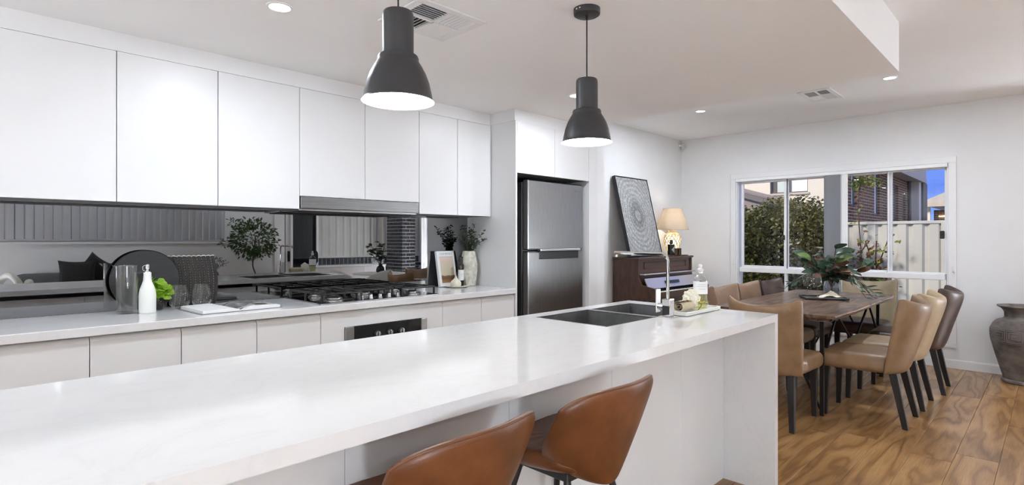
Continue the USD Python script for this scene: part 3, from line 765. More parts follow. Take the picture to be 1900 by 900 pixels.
def fill_uplighter(x, y, lab, inten):  # added fill lamp, out of view, throwing light up at the kitchen ceiling
    t = Thing('floor_lamp', lab, 'floor lamp', (x, y, 0), group=None)
    t.p('base', rev([(0, .001), (.14, .001), (.145, .012), (.13, .022), (.02, .03), (0, .03)], 40), blackm, smooth=40)
    t.p('pole', tube([(0, 0, .03), (0, 0, .9), (0, 0, 1.70)], .011, 12), blackm, smooth=40)
    t.p('bowl', rev([(0, 1.69), (.03, 1.69), (.12, 1.74), (.17, 1.80), (.172, 1.802), (.165, 1.80), (.115, 1.748), (0, 1.735)], 44), white_in, smooth=40)
    l = UsdLux.DiskLight.Define(stage, t.path + '/light')
    l.CreateRadiusAttr(.10); l.CreateIntensityAttr(inten); l.CreateColorAttr(Gf.Vec3f(*LED)); l.AddTranslateOp().Set(Gf.Vec3d(0, 0, 1.77)); l.AddRotateXOp().Set(180.0)


fill_uplighter(-1.9, 2.2, 'added uplighter at the left kitchen end, out of view, to brighten the kitchen ceiling', FILL_UP)
_globe = trimesh.creation.icosphere(3, .16)


def fill_globe_lamp(x, y, z, lab, m):  # added fill lamp, out of view, lifting walls and ceilings
    t = Thing('floor_lamp', lab, 'floor lamp', (x, y, 0))
    t.p('base', rev([(0, .001), (.15, .001), (.155, .012), (.14, .022), (.02, .03), (0, .03)], 40), blackm, smooth=40)
    t.p('pole', tube([(0, 0, .03), (0, 0, .3), (0, 0, z - .16)], .011, 12), blackm, smooth=40)
    t.p('globe', trimesh.Trimesh(_globe.vertices + [0, 0, z], _globe.faces), m, smooth=True)


fill_globe_lamp(-.95, -2.3, .70, 'added opal globe fill lamp behind the camera, out of view', emit('added_globe_near', LED, FILL_GLOBE_A))
fill_globe_lamp(7.6, -2.6, .80, 'added opal globe fill lamp at the far living room end, out of view', emit('added_globe_far', LED, FILL_GLOBE_B))


def pendant(x, y, lab):
    t = Thing('pendant_lamp', lab, 'pendant lamp', (x, y, ZK), group='pendant lamps over the island')
    cn = t.p('canopy', rev([(0, -.0305), (.054, -.0305), (.0605, -.026), (.062, -.020), (.062, -.0002), (0, -.0002)], 40), charcoal, smooth=35)
    t.p('cord_grip', rev([(0, -.050), (.0055, -.050), (.0065, -.0306), (0, -.0306)], 16), black, under=cn)
    for q in (2.95, 3.25):
        t.p('screw', move(rev([(0, .002), (.004, .002), (.005, 0), (0, 0)], 12), (.0618 * math.cos(q), .0618 * math.sin(q), -.012), ry=PI / 2, rz=q), chrome, under=cn)
    t.p('cord', tube([(0, 0, -.05), (0, 0, -.19), (0, 0, -.331)], .003, 8), cable)
    # shade: neck, shoulder, dome (outside and white inside)
    z = lambda q: q - ZK
    t.p('neck', rev([(0, z(2.072)), (.046, z(2.072)), (.0495, z(2.066)), (.0505, z(2.055)), (.0505, z(1.935)), (.052, z(1.930))], 48), charcoal, smooth=30)
    t.p('cord_grip', rev([(0, z(2.082)), (.005, z(2.082)), (.006, z(2.072)), (0, z(2.072))], 16), black)
    out = [(.052, 1.930), (.064, 1.9265), (.067, 1.919), (.0665, 1.912), (.0685, 1.9075), (.0775, 1.893), (.091, 1.868), (.102, 1.838), (.109, 1.806), (.1125, 1.786), (.1165, 1.7805), (.1185, 1.777)]
    t.p('shade', rev([(r, z(q)) for r, q in out], 56), charcoal, smooth=30)
    inn = [(.1183, 1.7768), (.1115, 1.786), (.1075, 1.806), (.1005, 1.838), (.0895, 1.867), (.076, 1.891), (.060, 1.905), (.03, 1.914), (0, 1.915)]
    t.p('shade_lining', rev([(r, z(q)) for r, q in inn], 56), white_in, smooth=40)
    t.p('lamp_holder', rev([(0, z(1.915)), (.02, z(1.914)), (.02, z(1.872)), (0, z(1.872))], 24), plastic)
    t.p('bulb', lathe_thing([(.013, z(1.872)), (.016, z(1.862)), (.030, z(1.838)), (.030, z(1.818)), (.018, z(1.801)), (0, z(1.797))], 28, 26), bulb_m, smooth=60)


pendant(1.012, 1.535, 'charcoal metal pendant lamp over the island, nearer one beside the large ceiling vent')
pendant(2.06, 1.556, 'charcoal metal pendant lamp over the island, farther one with its canopy showing')


def vent(x, y, z, sx, sy, lab, n=7):
    t = Thing('ceiling_vent', lab, 'air vent', (x, y, z), group=None)
    hx, hy, w = sx / 2, sy / 2, .042
    t.p('frame', cat(box(-hx, hx, -hy, -hy + w, -.010, 0, .003), box(-hx, hx, hy - w, hy, -.010, 0, .003), box(-hx, -hx + w, -hy + w, hy - w, -.010, 0, .003), box(hx - w, hx, -hy + w, hy - w, -.010, 0, .003),
                     box(-.006, .006, -hy + w, hy - w, -.011, 0), box(-hx + w, hx - w, -.006, .006, -.011, 0)), plastic)
    t.p('backing', box(-hx + w, hx - w, -hy + w, hy - w, -.0006, -.0001), simple('vent_dark', S(46), .8) if not stage.GetPrimAtPath('/World/Looks/vent_dark') else UsdShade.Material.Get(stage, '/World/Looks/vent_dark'))
    ax, ay = hx - w - .006, hy - w - .006
    for qx, qy in ((-1, -1), (1, -1), (-1, 1), (1, 1)):
        along_x = qx * qy > 0
        cx, cy = qx * (.006 + ax / 2), qy * (.006 + ay / 2)
        for k in range(n):
            f = (k + .5) / n - .5
            tilt = .75 * (qx if not along_x else qy)
            if along_x:
                s = move(box(-ax / 2, ax / 2, -.0008, .0008, -.011, .0, 0), (cx, cy + f * ay, -.001), rx=tilt)
            else:
                s = move(box(-.0008, .0008, -ay / 2, ay / 2, -.011, .0, 0), (cx + f * ax, cy, -.001), ry=-tilt)
            t.p('louvre', s, plastic)


vent(1.63, 2.17, ZK - .0002, .40, .36, 'square white four-way air vent in the kitchen ceiling behind the nearer pendant')
vent(5.83, 1.61, ZH - .0002, .46, .28, 'white four-way air vent in the dining ceiling above the window')
ps = Thing('motion_sensor', 'small white motion sensor high in the corner above the piano', 'motion sensor', (XW - .045, YK - .045, 2.60), rz=math.radians(-135))
ps.p('sensor_body', rbox(.055, .05, .09, .012, 5, (0, 0, .03)), simple('sensor_white', S(205), .4), smooth=True)
ps.p('sensor_lens', rbox(.04, .012, .035, .005, 4, (0, .024, .022)), simple('sensor_lens', S(180), .3), smooth=True)
ps.p('bracket', box(-.01, .01, -.055, -.02, .02, .05), plastic)

# ---------------------------------------------------------------- seating
def chair_back(U, V):
    a = 2 * U - 1
    w, d = .225 + .028 * V, .085 + .055 * V
    A = 1.15
    x = w * np.sin(a * A) / math.sin(A)
    y = -.225 - .145 * V ** 1.1 + d * (1 - np.cos(a * A)) / (1 - math.cos(A))
    z = .368 + V * (.500 + .056 * np.abs(a) ** 2 - .022 * np.abs(a) ** 14)
    return np.stack([x, y, z], -1)


_back = shell(chair_back, .062, 41, 31, 6)
_seat = rbox(.475, .475, .125, .05, 9, (0, .0525, .4275))
_v = np.array(_seat.vertices)
_v[:, 2] += np.where(_v[:, 2] > .45, .014 * (1 - (_v[:, 0] / .24) ** 2) * (1 - ((_v[:, 1] - .025) / .27) ** 2), 0)
_v[:, 0] *= 1 + .05 * (_v[:, 1] / .27) - .16 * np.clip((-.06 - _v[:, 1]) / .14, 0, 1)
_seat = trimesh.Trimesh(_v, _seat.faces, process=False)


def dining_chair(x, y, rz, lab, mb, ms=None):
    t = Thing('dining_chair', lab, 'dining chair', (x, y, 0), rz, 'leather dining chairs around the wooden table')
    t.p('backrest', _back, mb, smooth=55)
    t.p('seat', _seat, ms or mb, smooth=True)
    for sx in (-1, 1):
        t.p('leg', taper((sx * .185, .235, .372), (sx * .19, .245, .001), .046, .032), dark_leg)
        t.p('leg', taper((sx * .165, -.185, .372), (sx * .197, -.262, .001), .048, .034), dark_leg)


Q = PI / 2
dining_chair(4.825, 1.005, 0.0, 'tan leather dining chair on the near side of the table, closest to the kitchen island', tan)
dining_chair(5.42, .99, 0.0, 'pale beige leather dining chair in the middle of the near side of the table', beige)
dining_chair(6.07, .945, 0.03, 'dark brown leather dining chair on the near side of the table, closest to the window', brown)
dining_chair(4.262, 1.475, -Q, 'tan leather dining chair at the head of the table, its back to the island', tan)
dining_chair(6.62, 1.42, Q, 'khaki leather dining chair with dark brown seat at the window end of the table', khaki, brown)
dining_chair(4.905, 1.90, PI, 'tan leather dining chair on the far side of the table, closest to the piano', tan2)
dining_chair(5.43, 1.90, PI, 'tan leather dining chair in the middle of the far side of the table', tan2)
dining_chair(6.02, 1.90, PI - .06, 'creased dark brown leather dining chair on the far side of the table, by the window', brown)


def stool_back(U, V):
    a = 2 * U - 1
    w = .232 * (1 - .62 * (1 - V) ** 3.2)
    A = 1.05
    x = w * np.sin(a * A) / math.sin(A)
    y = -.165 - .085 * V + (.095 + .075 * (1 - V) ** 1.5) * (1 - np.cos(a * A)) / (1 - math.cos(A))
    z = .575 + .325 * V - .055 * np.abs(a) ** 3.2 * V ** 2 + .05 * np.abs(a) ** 2 * (1 - V) ** 2
    return np.stack([x, y, z], -1)


_sback = shell(stool_back, .034, 45, 33, 9)
_u = np.linspace(0, 1, 60)
_edge = np.concatenate([np.stack([np.full(30, .012), np.linspace(.1, .985, 30)], -1), np.stack([np.linspace(.012, .988, 50), np.full(50, .988)], -1), np.stack([np.full(30, .988), np.linspace(.985, .1, 30)], -1)])
_pip = np.array([stool_back(np.array(u), np.array(v)) for u, v in _edge])
_spip = tube(_pip + np.array([0, -.004, 0]), .0042, 7)
def pad(w, d, h, n=3.0, nr=22, na=64):
    """cushion of superellipse plan: its top, round edge and bottom as one closed surface"""
    a = np.linspace(0, 2 * PI, na, endpoint=False)
    k = (np.abs(np.cos(a)) ** n + np.abs(np.sin(a)) ** n) ** (-1 / n)
    q = np.linspace(0, PI, nr)
    rr, zz = np.sin(q) ** .35, np.cos(q)
    P = np.stack([rr[None] * (k * np.cos(a))[:, None] * w / 2, rr[None] * (k * np.sin(a))[:, None] * d / 2, np.broadcast_to(np.sign(zz) * np.abs(zz) ** .7 * h / 2, (na, nr))], -1)
    return P


_P = pad(.405, .40, .075)
_x, _y = _P[..., 0], _P[..., 1]
_top = _P[..., 2] > .004
_P[..., 2] += np.where(_top, .0035 * np.abs(np.sin((_y + .3 * _x ** 2) * PI / .045)) - .010 * np.maximum(0, 1 - np.hypot(_x, _y) ** 2 / .04), 0)
_P[..., 2] += .03 * np.clip((np.abs(_x) - .12) / .1, 0, 1) ** 2 * np.clip((.12 - _y) / .25, 0, 1)
_P[..., 0] *= 1 - .12 * np.clip((-.02 - _y) / .16, 0, 1)
_sseat = quadmesh(_P + [0, .045, .650], cu=True)
_sseat = trimesh.Trimesh(_sseat.vertices, _sseat.faces[:, ::-1], process=True)


def bar_stool(x, y, rz, lab):
    t = Thing('bar_stool', lab, 'bar stool', (x, y, 0), rz, 'cognac leather bar stools at the island')
    b = t.p('backrest', _sback, cognac, smooth=55)
    t.p('piping', _spip, cognac_seam, smooth=True, under=b)
    t.p('seat', _sseat, cognac, smooth=True)
    t.p('seat_plate', box(-.11, .11, -.09, .13, .583, .6125, .003), blackm)
    for sx in (-1, 1):
        for sy, y0 in ((-1, -.08), (1, .12)):
            t.p('leg', tube([(sx * .10, y0, .585), (sx * .16, .02 + (y0 - .02) * 1.7, .3), (sx * .21, .02 + (y0 - .02) * 2.3, .001)], [.012, .0105, .009], 10), blackm, smooth=40)
    k = (.585 - .22) / .584
    X, ya, yb = .10 + .11 * k, .02 - .10 * (1 + 1.3 * k), .02 + .10 * (1 + 1.3 * k)
    t.p('footrest', cat(tube([(-X, ya, .22), (-X, yb, .22)], .007), tube([(X, ya, .22), (X, yb, .22)], .007), tube([(-X, yb, .22), (X, yb, .22)], .007), tube([(-X, ya, .22), (X, ya, .22)], .007)), blackm, smooth=40)


bar_stool(.845, 1.15, .05, 'cognac leather bar stool in the foreground, nearer the camera')
bar_stool(1.405, 1.14, .0, 'cognac leather bar stool farther along the island, its seat showing')

# ---------------------------------------------------------------- dining table and what stands on it
ZT = .772
tb = Thing('dining_table', 'live-edge walnut dining table on thin black steel legs', 'dining table', (5.45, 1.56, 0), world=True)
nx = 60
X = np.linspace(4.39, 6.52, nx)
wob = lambda s, k: .028 * (meshkit.noise(np.stack([X * 2.2, np.full(nx, k), np.zeros(nx)], -1), s) - .5) + .05 * (meshkit.noise(np.stack([X * .8 + 5, np.full(nx, k), np.zeros(nx)], -1), s + 3) - .5)
yr, yl = 1.115 + wob(1, 1.5), 2.03 + wob(2, 7.5)
yr[-8:] += np.linspace(0, .03, 8); 
topP = np.concatenate([np.stack([X, yr], -1), np.stack([X, yl], -1)[::-1]])
ins = Polygon(topP).buffer(-.012)
tb.p('tabletop', prism(Polygon(topP).buffer(-.001), ZT - .022, ZT), walnut)
for nme, ye, sg in (('live_edge', yr, 1), ('live_edge', yl, -1)):
    jag = .012 * RNG.random(nx)
    prof = np.stack([np.stack([X, ye, np.full(nx, ZT - .0005)], -1), np.stack([X, ye - sg * (.006 + jag * .3), np.full(nx, ZT - .008)], -1), np.stack([X, ye + sg * (.012 + jag), np.full(nx, ZT - .028)], -1), np.stack([X, ye + sg * (.03 + jag), np.full(nx, ZT - .045)], -1), np.stack([X, ye + sg * .2, np.full(nx, ZT - .045)], -1)], 1)
    tb.p(nme, quadmesh(prof), sapwood, label='paler live edge')
tb.p('slab_underside', prism(Polygon(topP).buffer(-.035), ZT - .045, ZT - .0225), walnut)
steelb = simple('black_steel_leg', S(24, 20, 18), .4, .3)
L0, L1, A0, A1, w = 4.548, 6.36, 1.245, 1.90, .026
for lx in (L0, L1):
    for ly in (A0, A1):
        tb.p('leg', box(lx - w / 2, lx + w / 2, ly - w / 2, ly + w / 2, .001, ZT - .0455, .002), steelb)
    tb.p('brace', cat(bar((lx, A0 + .012, .05), (lx, 1.565, ZT - .055), .016), bar((lx, A1 - .012, .05), (lx, 1.58, ZT - .055), .016)), steelb)
    tb.p('top_rail', box(lx - w / 2, lx + w / 2, A0 + w / 2, A1 - w / 2, ZT - .065, ZT - .0456, .002), steelb)
for ly in (A0, A1):
    tb.p('brace', cat(bar((L0 + .012, ly, .40), (4.93, ly, ZT - .05), .016), bar((4.93, ly, ZT - .05), (5.45, ly, .42), .016), bar((5.45, ly, .42), (5.98, ly, ZT - .05), .016), bar((5.98, ly, ZT - .05), (L1 - .012, ly, .40), .016)), steelb)

tyy = Thing('serving_tray', 'black serving tray on the dining table under the wine glasses', 'tray', (5.63, 1.53, ZT), rz=math.radians(-62))
tyy.p('tray_base', rbox(.34, .24, .012, .005, 5, (0, 0, .0065)), blackm, smooth=True)
tyy.p('tray_rim', cat(box(-.18, .18, -.13, -.122, .004, .022, .003), box(-.18, .18, .122, .13, .004, .022, .003), box(-.18, -.172, -.122, .122, .004, .022, .003), box(.172, .18, -.122, .122, .004, .022, .003)), blackm)
ztr = ZT + .0128


def wine_glass(x, y, z, lab):
    t = Thing('wine_glass', lab, 'wine glass', (x, y, z), group='wine glasses on the dining table')
    t.p('bowl', lathe_thing([(.004, .098), (.02, .104), (.036, .122), (.041, .148), (.038, .19), (.033, .225)], 32, 34), glass_m, smooth=60)
    t.p('stem', lathe_thing([(.006, .003), (.004, .012), (.0035, .05), (.004, .098)], 14, 20), glass_m, smooth=60)
    t.p('foot', rev([(0, .0006), (.034, .0006), (.034, .0016), (.006, .004), (0, .004)], 32), glass_m, smooth=40)


wine_glass(5.56, 1.645, ztr, 'stemmed wine glass on the black tray, left one')
wine_glass(5.545, 1.560, ztr, 'stemmed wine glass on the black tray, right one')
nk = Thing('folded_napkin', 'cream folded napkin standing in a peak on the black tray', 'napkin', (5.66, 1.48, ztr), rz=math.radians(-55))
napm = mottled('cream_linen', S(222, 212, 190), S(234, 226, 206), 80.0, .95)
P = np.zeros((9, 7, 3))
for i, q in enumerate(np.linspace(-1, 1, 9)):
    for j, r in enumerate(np.linspace(-1, 1, 7)):
        P[i, j] = (.105 * q, .05 * r, .004 + .062 * max(0, 1 - abs(q)) * (1 - .75 * abs(r)) + .006 * math.sin(5 * q + 3 * r))
nk.p('fold', cat(quadmesh(P), quadmesh(P * [1, 1, 0] + [0, 0, .001])), napm)
vs = Thing('flower_vase', 'grey tinted glass vase behind the wine glasses on the dining table', 'vase', (5.80, 1.505, ZT))
vs.p('glass_body', lathe_thing([(0, .001), (.05, .001), (.062, .02), (.07, .09), (.058, .15), (.05, .18), (.055, .2)], 36, 40), vaseglass, smooth=50)
vs.p('water', lathe_thing([(0, .006), (.045, .006), (.058, .03), (.065, .09), (0, .091)], 32, 30), thin_glass('vase_water', (.86, .89, .91), .01, edge=.2), smooth=40)
bq = Thing('leaf_arrangement', 'arrangement of dark magnolia and gum leaves in the glass vase on the dining table', 'leaf arrangement', (5.80, 1.505, ZT + .02))
rs = random.Random(5)
heads = []
for k in range(15):
    az = 2 * PI * k / 15 + rs.uniform(-.25, .25)
    rad, hgt = rs.uniform(.06, .30), rs.uniform(.20, .38)
    if k in (3, 9):
        rad, hgt = .10, .44
    e = np.array([rad * math.cos(az), rad * math.sin(az), hgt])
    pts = spline([(0, 0, .02), (e[0] * .18, e[1] * .18, .17), tuple(e * [.6, .6, .75]), tuple(e)], 9)
    bq.p('stem', tube(pts, .004, 6), stem_m)
    nl = rs.randint(5, 8)
    for j in range(nl):
        f = .5 + .5 * (j + 1) / nl
        pos = pts[min(8, int(f * 8))]
        aa = az + rs.uniform(-1.3, 1.3)
        d = (math.cos(aa), math.sin(aa), rs.uniform(-.25, .9))
        L = rs.uniform(.12, .19)
        mm = rs.choices([magnolia_m, magnolia_b, magnolia_l], [.74, .16, .10])[0]
        bq.p('leaf', aim(leaf(L, L * .52, .22, rs.uniform(.1, .6), 5), pos, d, rs.uniform(-.7, .7), (-.6, -.3, .75)), mm, smooth=True)
for k, (az, rad, drop) in enumerate([(-1.55, .33, -.20), (-1.25, .36, -.19), (-1.8, .30, -.2), (-1.0, .32, -.14), (1.5, .38, -.08), (1.9, .40, -.12), (2.3, .34, -.05), (-.5, .3, -.02)]):
    base = np.array([0, 0, .17])
    pts = spline([(0, 0, .10), (.10 * math.cos(az), .10 * math.sin(az), .24), (rad * .7 * math.cos(az), rad * .7 * math.sin(az), .20 + drop * .4), (rad * math.cos(az), rad * math.sin(az), max(.005, .17 + drop))], 14)
    bq.p('stem', tube(pts, .0025, 6), stem_m)
    for j in range(4, 14):
        aa = az + (-1) ** j * rs.uniform(.3, 1.0)
        dn = (math.cos(aa), math.sin(aa), -rs.uniform(.2, 1.3) if pts[j][2] > .11 else rs.uniform(-.05, .15))
        L = min(rs.uniform(.07, .12), .03 + pts[j][2] * .75) if dn[2] < -.2 else rs.uniform(.07, .11)
        bq.p('gum_leaf', aim(leaf(L, .02, .15, rs.uniform(0, .4), 4), pts[j], dn, rs.uniform(-.8, .8)), gum_m, smooth=True)

# big floor urn
ur = Thing('floor_urn', 'large weathered grey terracotta urn with an incised key pattern by the window wall', 'urn', (6.905, .205, 0))
urn_m = mottled('weathered_terracotta', S(82, 75, 70), S(128, 120, 114), 7.0, .75, stretch=(1, 1, 1.6), bump=.6, bscale=40.0, detail=7.0)
ub = ur.p('urn_body', lathe_thing([(r * .9, z) for r, z in [(0, .03), (.165, .03), (.175, .06), (.2, .14), (.24, .28), (.268, .40), (.272, .47), (.255, .53), (.215, .572), (.168, .592), (.158, .605), (.16, .64), (.185, .682), (.215, .70), (.219, .708), (.205, .711), (.17, .69), (.145, .64), (.14, .6), (.0, .58)]], 72, 150), urn_m, smooth=50)
ur.p('foot_ring', rev([(0, .001), (.158, .001), (.167, .01), (.167, .026), (.156, .036), (0, .036)], 60), urn_m, smooth=40)
ridge = mottled('urn_relief', S(112, 105, 99), S(140, 132, 126), 20.0, .8)
prof = spline([(.216, .28), (.2412, .40), (.2448, .47), (.2295, .53)], 40)
rad = lambda z: float(np.interp(z, prof[:, 1], prof[:, 0]))


def band(z, a0, a1, n=40, w=.006):
    a = np.linspace(a0, a1, n)
    return tube(np.stack([(rad(z) + .0005) * np.cos(a), (rad(z) + .0005) * np.sin(a), np.full(n, z)], -1), w / 2, 6)


def vline(a, z0, z1, w=.006):
    zz = np.linspace(z0, z1, 6)
    return tube(np.stack([[(rad(q) + .0005) * math.cos(a) for q in zz], [(rad(q) + .0005) * math.sin(a) for q in zz], zz], -1), w / 2, 6)


ur.p('relief_band', cat(band(.388, 0, 2 * PI, 72), band(.505, 0, 2 * PI, 72), rev([(.144, .574), (.200, .570), (.200, .564)], 60), band(.375, 0, 2 * PI, 72, .004)), ridge, smooth=50)
for k in range(12):
    a = 2 * PI * k / 12; s = 2 * PI / 12
    ms = [vline(a + s * .06, .40, .492), vline(a + s * .94, .40, .492), band(.492, a + s * .06, a + s * .94, 10), band(.40, a + s * .06, a + s * .55, 8), vline(a + s * .2, .418, .474), band(.474, a + s * .2, a + s * .8, 8), vline(a + s * .8, .418, .474),
          band(.418, a + s * .38, a + s * .8, 6), band(.446, a + s * .38, a + s * .62, 6), vline(a + s * .38, .418, .446)]
    ur.p('key_motif', cat(ms), ridge, smooth=50)

# ---------------------------------------------------------------- piano and what stands on it
PXL, PXR, PYF, PZ = 5.452, 6.755, 3.385, 1.112
pn = Thing('upright_piano', 'dark walnut upright piano with open keyboard in the corner', 'piano', (6.1, YK, 0), world=True)
pn.p('lid', box(PXL - .015, PXR + .015, PYF - .012, YK - .03, PZ - .024, PZ, .005), piano_m)
side = Polygon([(YK - .035, .001), (YK - .035, PZ - .0245), (PYF + .005, PZ - .0245), (PYF + .005, .88), (PYF - .035, .80), (PYF - .20, .77), (PYF - .225, .735), (PYF - .21, .66), (PYF - .05, .60), (PYF - .03, .55), (PYF - .03, .001)])
for x in (PXL, PXR - .032):
    m = prism(side, 0, .032); v, f = tri(m)
    pn.p('side_panel', trimesh.Trimesh(np.stack([x + v[:, 2], v[:, 0], v[:, 1]], 1), f, process=False), piano_m)
xa, xb = PXL + .0325, PXR - .0325
pn.p('upper_panel', box(xa, xb, PYF + .018, PYF + .035, .93, PZ - .0245), piano_m)
pn.p('panel_moulding', frame_xz(xa + .11, xb - .11, .975, PZ - .055, .014, PYF + .010, PYF + .0185, .004), piano_m)
pn.p('fallboard_edge', box(xa - .0, xb, PYF - .06, PYF + .03, .909, .926, .004), piano_painted_sheen)
fbm_ = box(xa, xb, -.009, .009, -.066, .066, .004)
pn.p('fallboard', move(fbm_, (0, PYF - .085, .812), rx=-.42), piano_painted_sheen)
pn.p('action_cover', box(xa, xb, PYF + .0, PYF + .017, .72, .905), piano_m)
pn.p('music_desk', move(rbox(.34, .012, .035, .006, 5), (6.04, PYF - .1015, .818), rx=-.42), black)
pn.p('key_bed', box(xa, xb, PYF - .205, PYF + .0, .655, .700, .003), piano_m)
pn.p('key_slip', box(xa, xb, PYF - .218, PYF - .206, .66, .722, .003), piano_m)
kw = (xb - xa - .09) / 52
pn.p('white_keys', cat([box(xa + .045 + k * kw + .0006, xa + .045 + (k + 1) * kw - .0006, PYF - .203, PYF - .055, .701, .7235, .001) for k in range(52)]), ivory, kind='stuff')
pn.p('black_keys', cat([box(xa + .045 + (k + 1) * kw - .005, xa + .045 + (k + 1) * kw + .005, PYF - .153, PYF - .055, .7237, .734, .002) for k in range(51) if k % 7 in (0, 2, 3, 5, 6)]), black, kind='stuff')
pn.p('key_block', box(xa, xa + .044, PYF - .203, PYF - .055, .7005, .735, .003), piano_m)
pn.p('key_block', box(xb - .044, xb, PYF - .203, PYF - .055, .7005, .735, .003), piano_m)
pn.p('lower_panel', box(xa, xb, PYF - .02, PYF - .002, .10, .654, .002), piano_m)
pn.p('bottom_rail', box(xa, xb, PYF - .025, PYF + .02, .002, .0995, .002), piano_m)
pn.p('back_board', box(xa, xb, YK - .06, YK - .04, .10, PZ - .025), piano_m)

art = mat('tree_ring_print', {"tc": ("texture_coordinate", {}), "mp": ("mapping", {"location": (-.02, 0, -.50), "scale": (1.18, 0, .92)}), "n": ("noise_texture", {"scale": 3.5, "detail": 4.0}),
                              "nm": ("mapping", {"scale": (.10, .10, .10)}), "ad": ("vector_math", {"math_type": "add"}), "ns": ("vector_math", {"math_type": "scale", "scale": .10}),
                              "ln": ("vector_math", {"math_type": "length"}), "mu": ("math", {"math_type": "multiply", "value2": 120.0}), "si": ("math", {"math_type": "sine"}),
                              "sx": ("separate_xyz", {}), "at": ("math", {"math_type": "arctan2"}), "cx": ("combine_xyz", {}), "m1": ("math", {"math_type": "multiply", "value2": 26.0}), "m2": ("math", {"math_type": "multiply", "value2": 22.0}),
                              "rn": ("noise_texture", {"scale": 1.0, "detail": 3.0}), "rr": ("rgb_ramp", {"ramp": [(.54, (0, 0, 0)), (.66, (1, 1, 1))]}),
                              "mr": ("rgb_ramp", {"ramp": [(0, S(140)), (.5, S(152)), (1, S(168))]}), "mra": ("map_range", {"from_min": -1.0, "from_max": 1.0, "to_min": 0.0, "to_max": 1.0}),
                              "rd": ("rgb_ramp", {"ramp": [(0, (.75, .75, .75)), (.05, (.8, .8, .8)), (.10, (.45, .45, .45)), (.15, (.62, .62, .62)), (.24, (.95, .95, .95)), (.5, (.9, .9, .9))]}),
                              "mx": ("mix", {"mix_type": "multiply", "fac": 1.0}), "mw": ("mix", {"color2": S(222)}), "fr": ("math", {"math_type": "multiply", "value2": .5}),
                              "gn": ("noise_texture", {"scale": 46.0, "detail": 4.0}), "gr": ("rgb_ramp", {"ramp": [(.35, (.78, .78, .78)), (.65, (1.12, 1.12, 1.12))]}), "mg": ("mix", {"mix_type": "multiply", "fac": 1.0}),
                              "p": ("principled_bsdf", {"roughness": .6})},
          [("tc.object", "mp.vector"), ("tc.object", "n.vector"), ("n.color", "ns.vector1"), ("mp.vector", "ad.vector1"), ("ns.vector", "ad.vector2"), ("ad.vector", "ln.vector1"), ("ln.value", "mu.value1"), ("mu.value", "si.value1"), ("si.value", "mra.value"), ("mra.result", "mr.fac"),
           ("mp.vector", "sx.vector"), ("sx.x", "at.value1"), ("sx.z", "at.value2"), ("at.value", "m1.value1"), ("ln.value", "m2.value1"), ("m1.value", "cx.x"), ("m2.value", "cx.y"), ("cx.vector", "rn.vector"), ("rn.fac", "rr.fac"),
           ("ln.value", "rd.fac"), ("mr.color", "mx.color1"), ("rd.color", "mx.color2"), ("rr.color", "fr.value1"), ("fr.value", "mw.fac"), ("mx.color", "mw.color1"),
           ("tc.object", "gn.vector"), ("gn.fac", "gr.fac"), ("mw.color", "mg.color1"), ("gr.color", "mg.color2"), ("mg.color", "p.base_color")])
pf = Thing('framed_print', 'black framed print of a tree trunk cross section leaning on the piano top', 'framed picture', (5.80, 3.475, PZ + .0106))
th_ = -math.atan2(.23, .98)
W2, H2, D2 = .362, .985, .042
for nme, m_, mm in (('frame', frame_xz(-W2, W2, 0, H2, .012, 0, D2, .002), black), ('canvas', box(-W2 + .0125, W2 - .0125, .006, .030, .0125, H2 - .0125), art), ('back_panel', box(-W2 + .0125, W2 - .0125, .0305, .040, .0125, H2 - .0125), seal)):
    pf.p(nme, move(m_, (0, 0, 0), rx=th_), mm)
lt = Thing('round_board', 'small dark wooden board under the table lamp on the piano', 'board', (6.45, 3.525, PZ))
lt.p('board', rbox(.46, .25, .012, .005, 5, (0, 0, .0068)), piano_m, smooth=True)
zl = PZ + .0132
tl = Thing('table_lamp', 'lit table lamp with linen shade and pierced cream ceramic base on the piano', 'table lamp', (6.545, 3.555, zl))
prof = spline([(.055, .004), (.062, .03), (.085, .10), (.104, .17), (.106, .20), (.092, .25), (.066, .278), (.058, .29), (.06, .315)], 60)
lampcer = mat('lamp_ceramic', {"p": ("principled_bsdf", {"base_color": S(236, 228, 206), "roughness": .3}), "t": ("translucent_bsdf", {"color": S(246, 236, 214)}), "m": ("mix_closure", {"fac": .35})}, [("p.BSDF", "m.closure1"), ("t.BSDF", "m.closure2")], surface='m.closure')
# pierced body: lattice of ribs around a lit inner jar
rr_ = lambda z: float(np.interp(z, prof[:, 1], prof[:, 0]))
lat = []
nk_ = 14
for k in range(nk_):
    for sg in (-1, 1):
        zz = np.linspace(.03, .262, 30)
        a = 2 * PI * k / nk_ + sg * (zz - .03) * 6.2
        lat.append(tube(np.stack([[rr_(z) * math.cos(q) for z, q in zip(zz, a)], [rr_(z) * math.sin(q) for z, q in zip(zz, a)], zz], -1), .0062, 6))
tl.p('pierced_base', cat(lat), lampcer, smooth=60)
tl.p('inner_liner', rev([(max(.02, r - .012), z) for r, z in prof], 40), lampcer, smooth=60)
tl.p('base_ring', cat(rev([(0, .0005), (.06, .0005), (.064, .03), (.058, .034), (0, .03)], 36), rev([(r, z) for r, z in prof if z > .255] + [(.05, .315), (.05, .26)], 36)), lampcer, smooth=40)
tl.p('inner_bulb', lathe_thing([(0, .06), (.022, .07), (.03, .11), (.022, .16), (.012, .19), (0, .195)], 24, 20), lampbulb, smooth=60)
tl.p('stem', tube([(0, 0, .30), (0, 0, .33), (0, 0, .40)], .008, 10), cream)
tl.p('shade_bulb', lathe_thing([(0, .40), (.014, .41), (.03, .45), (.024, .49), (0, .5)], 24, 20), lampbulb, smooth=60)
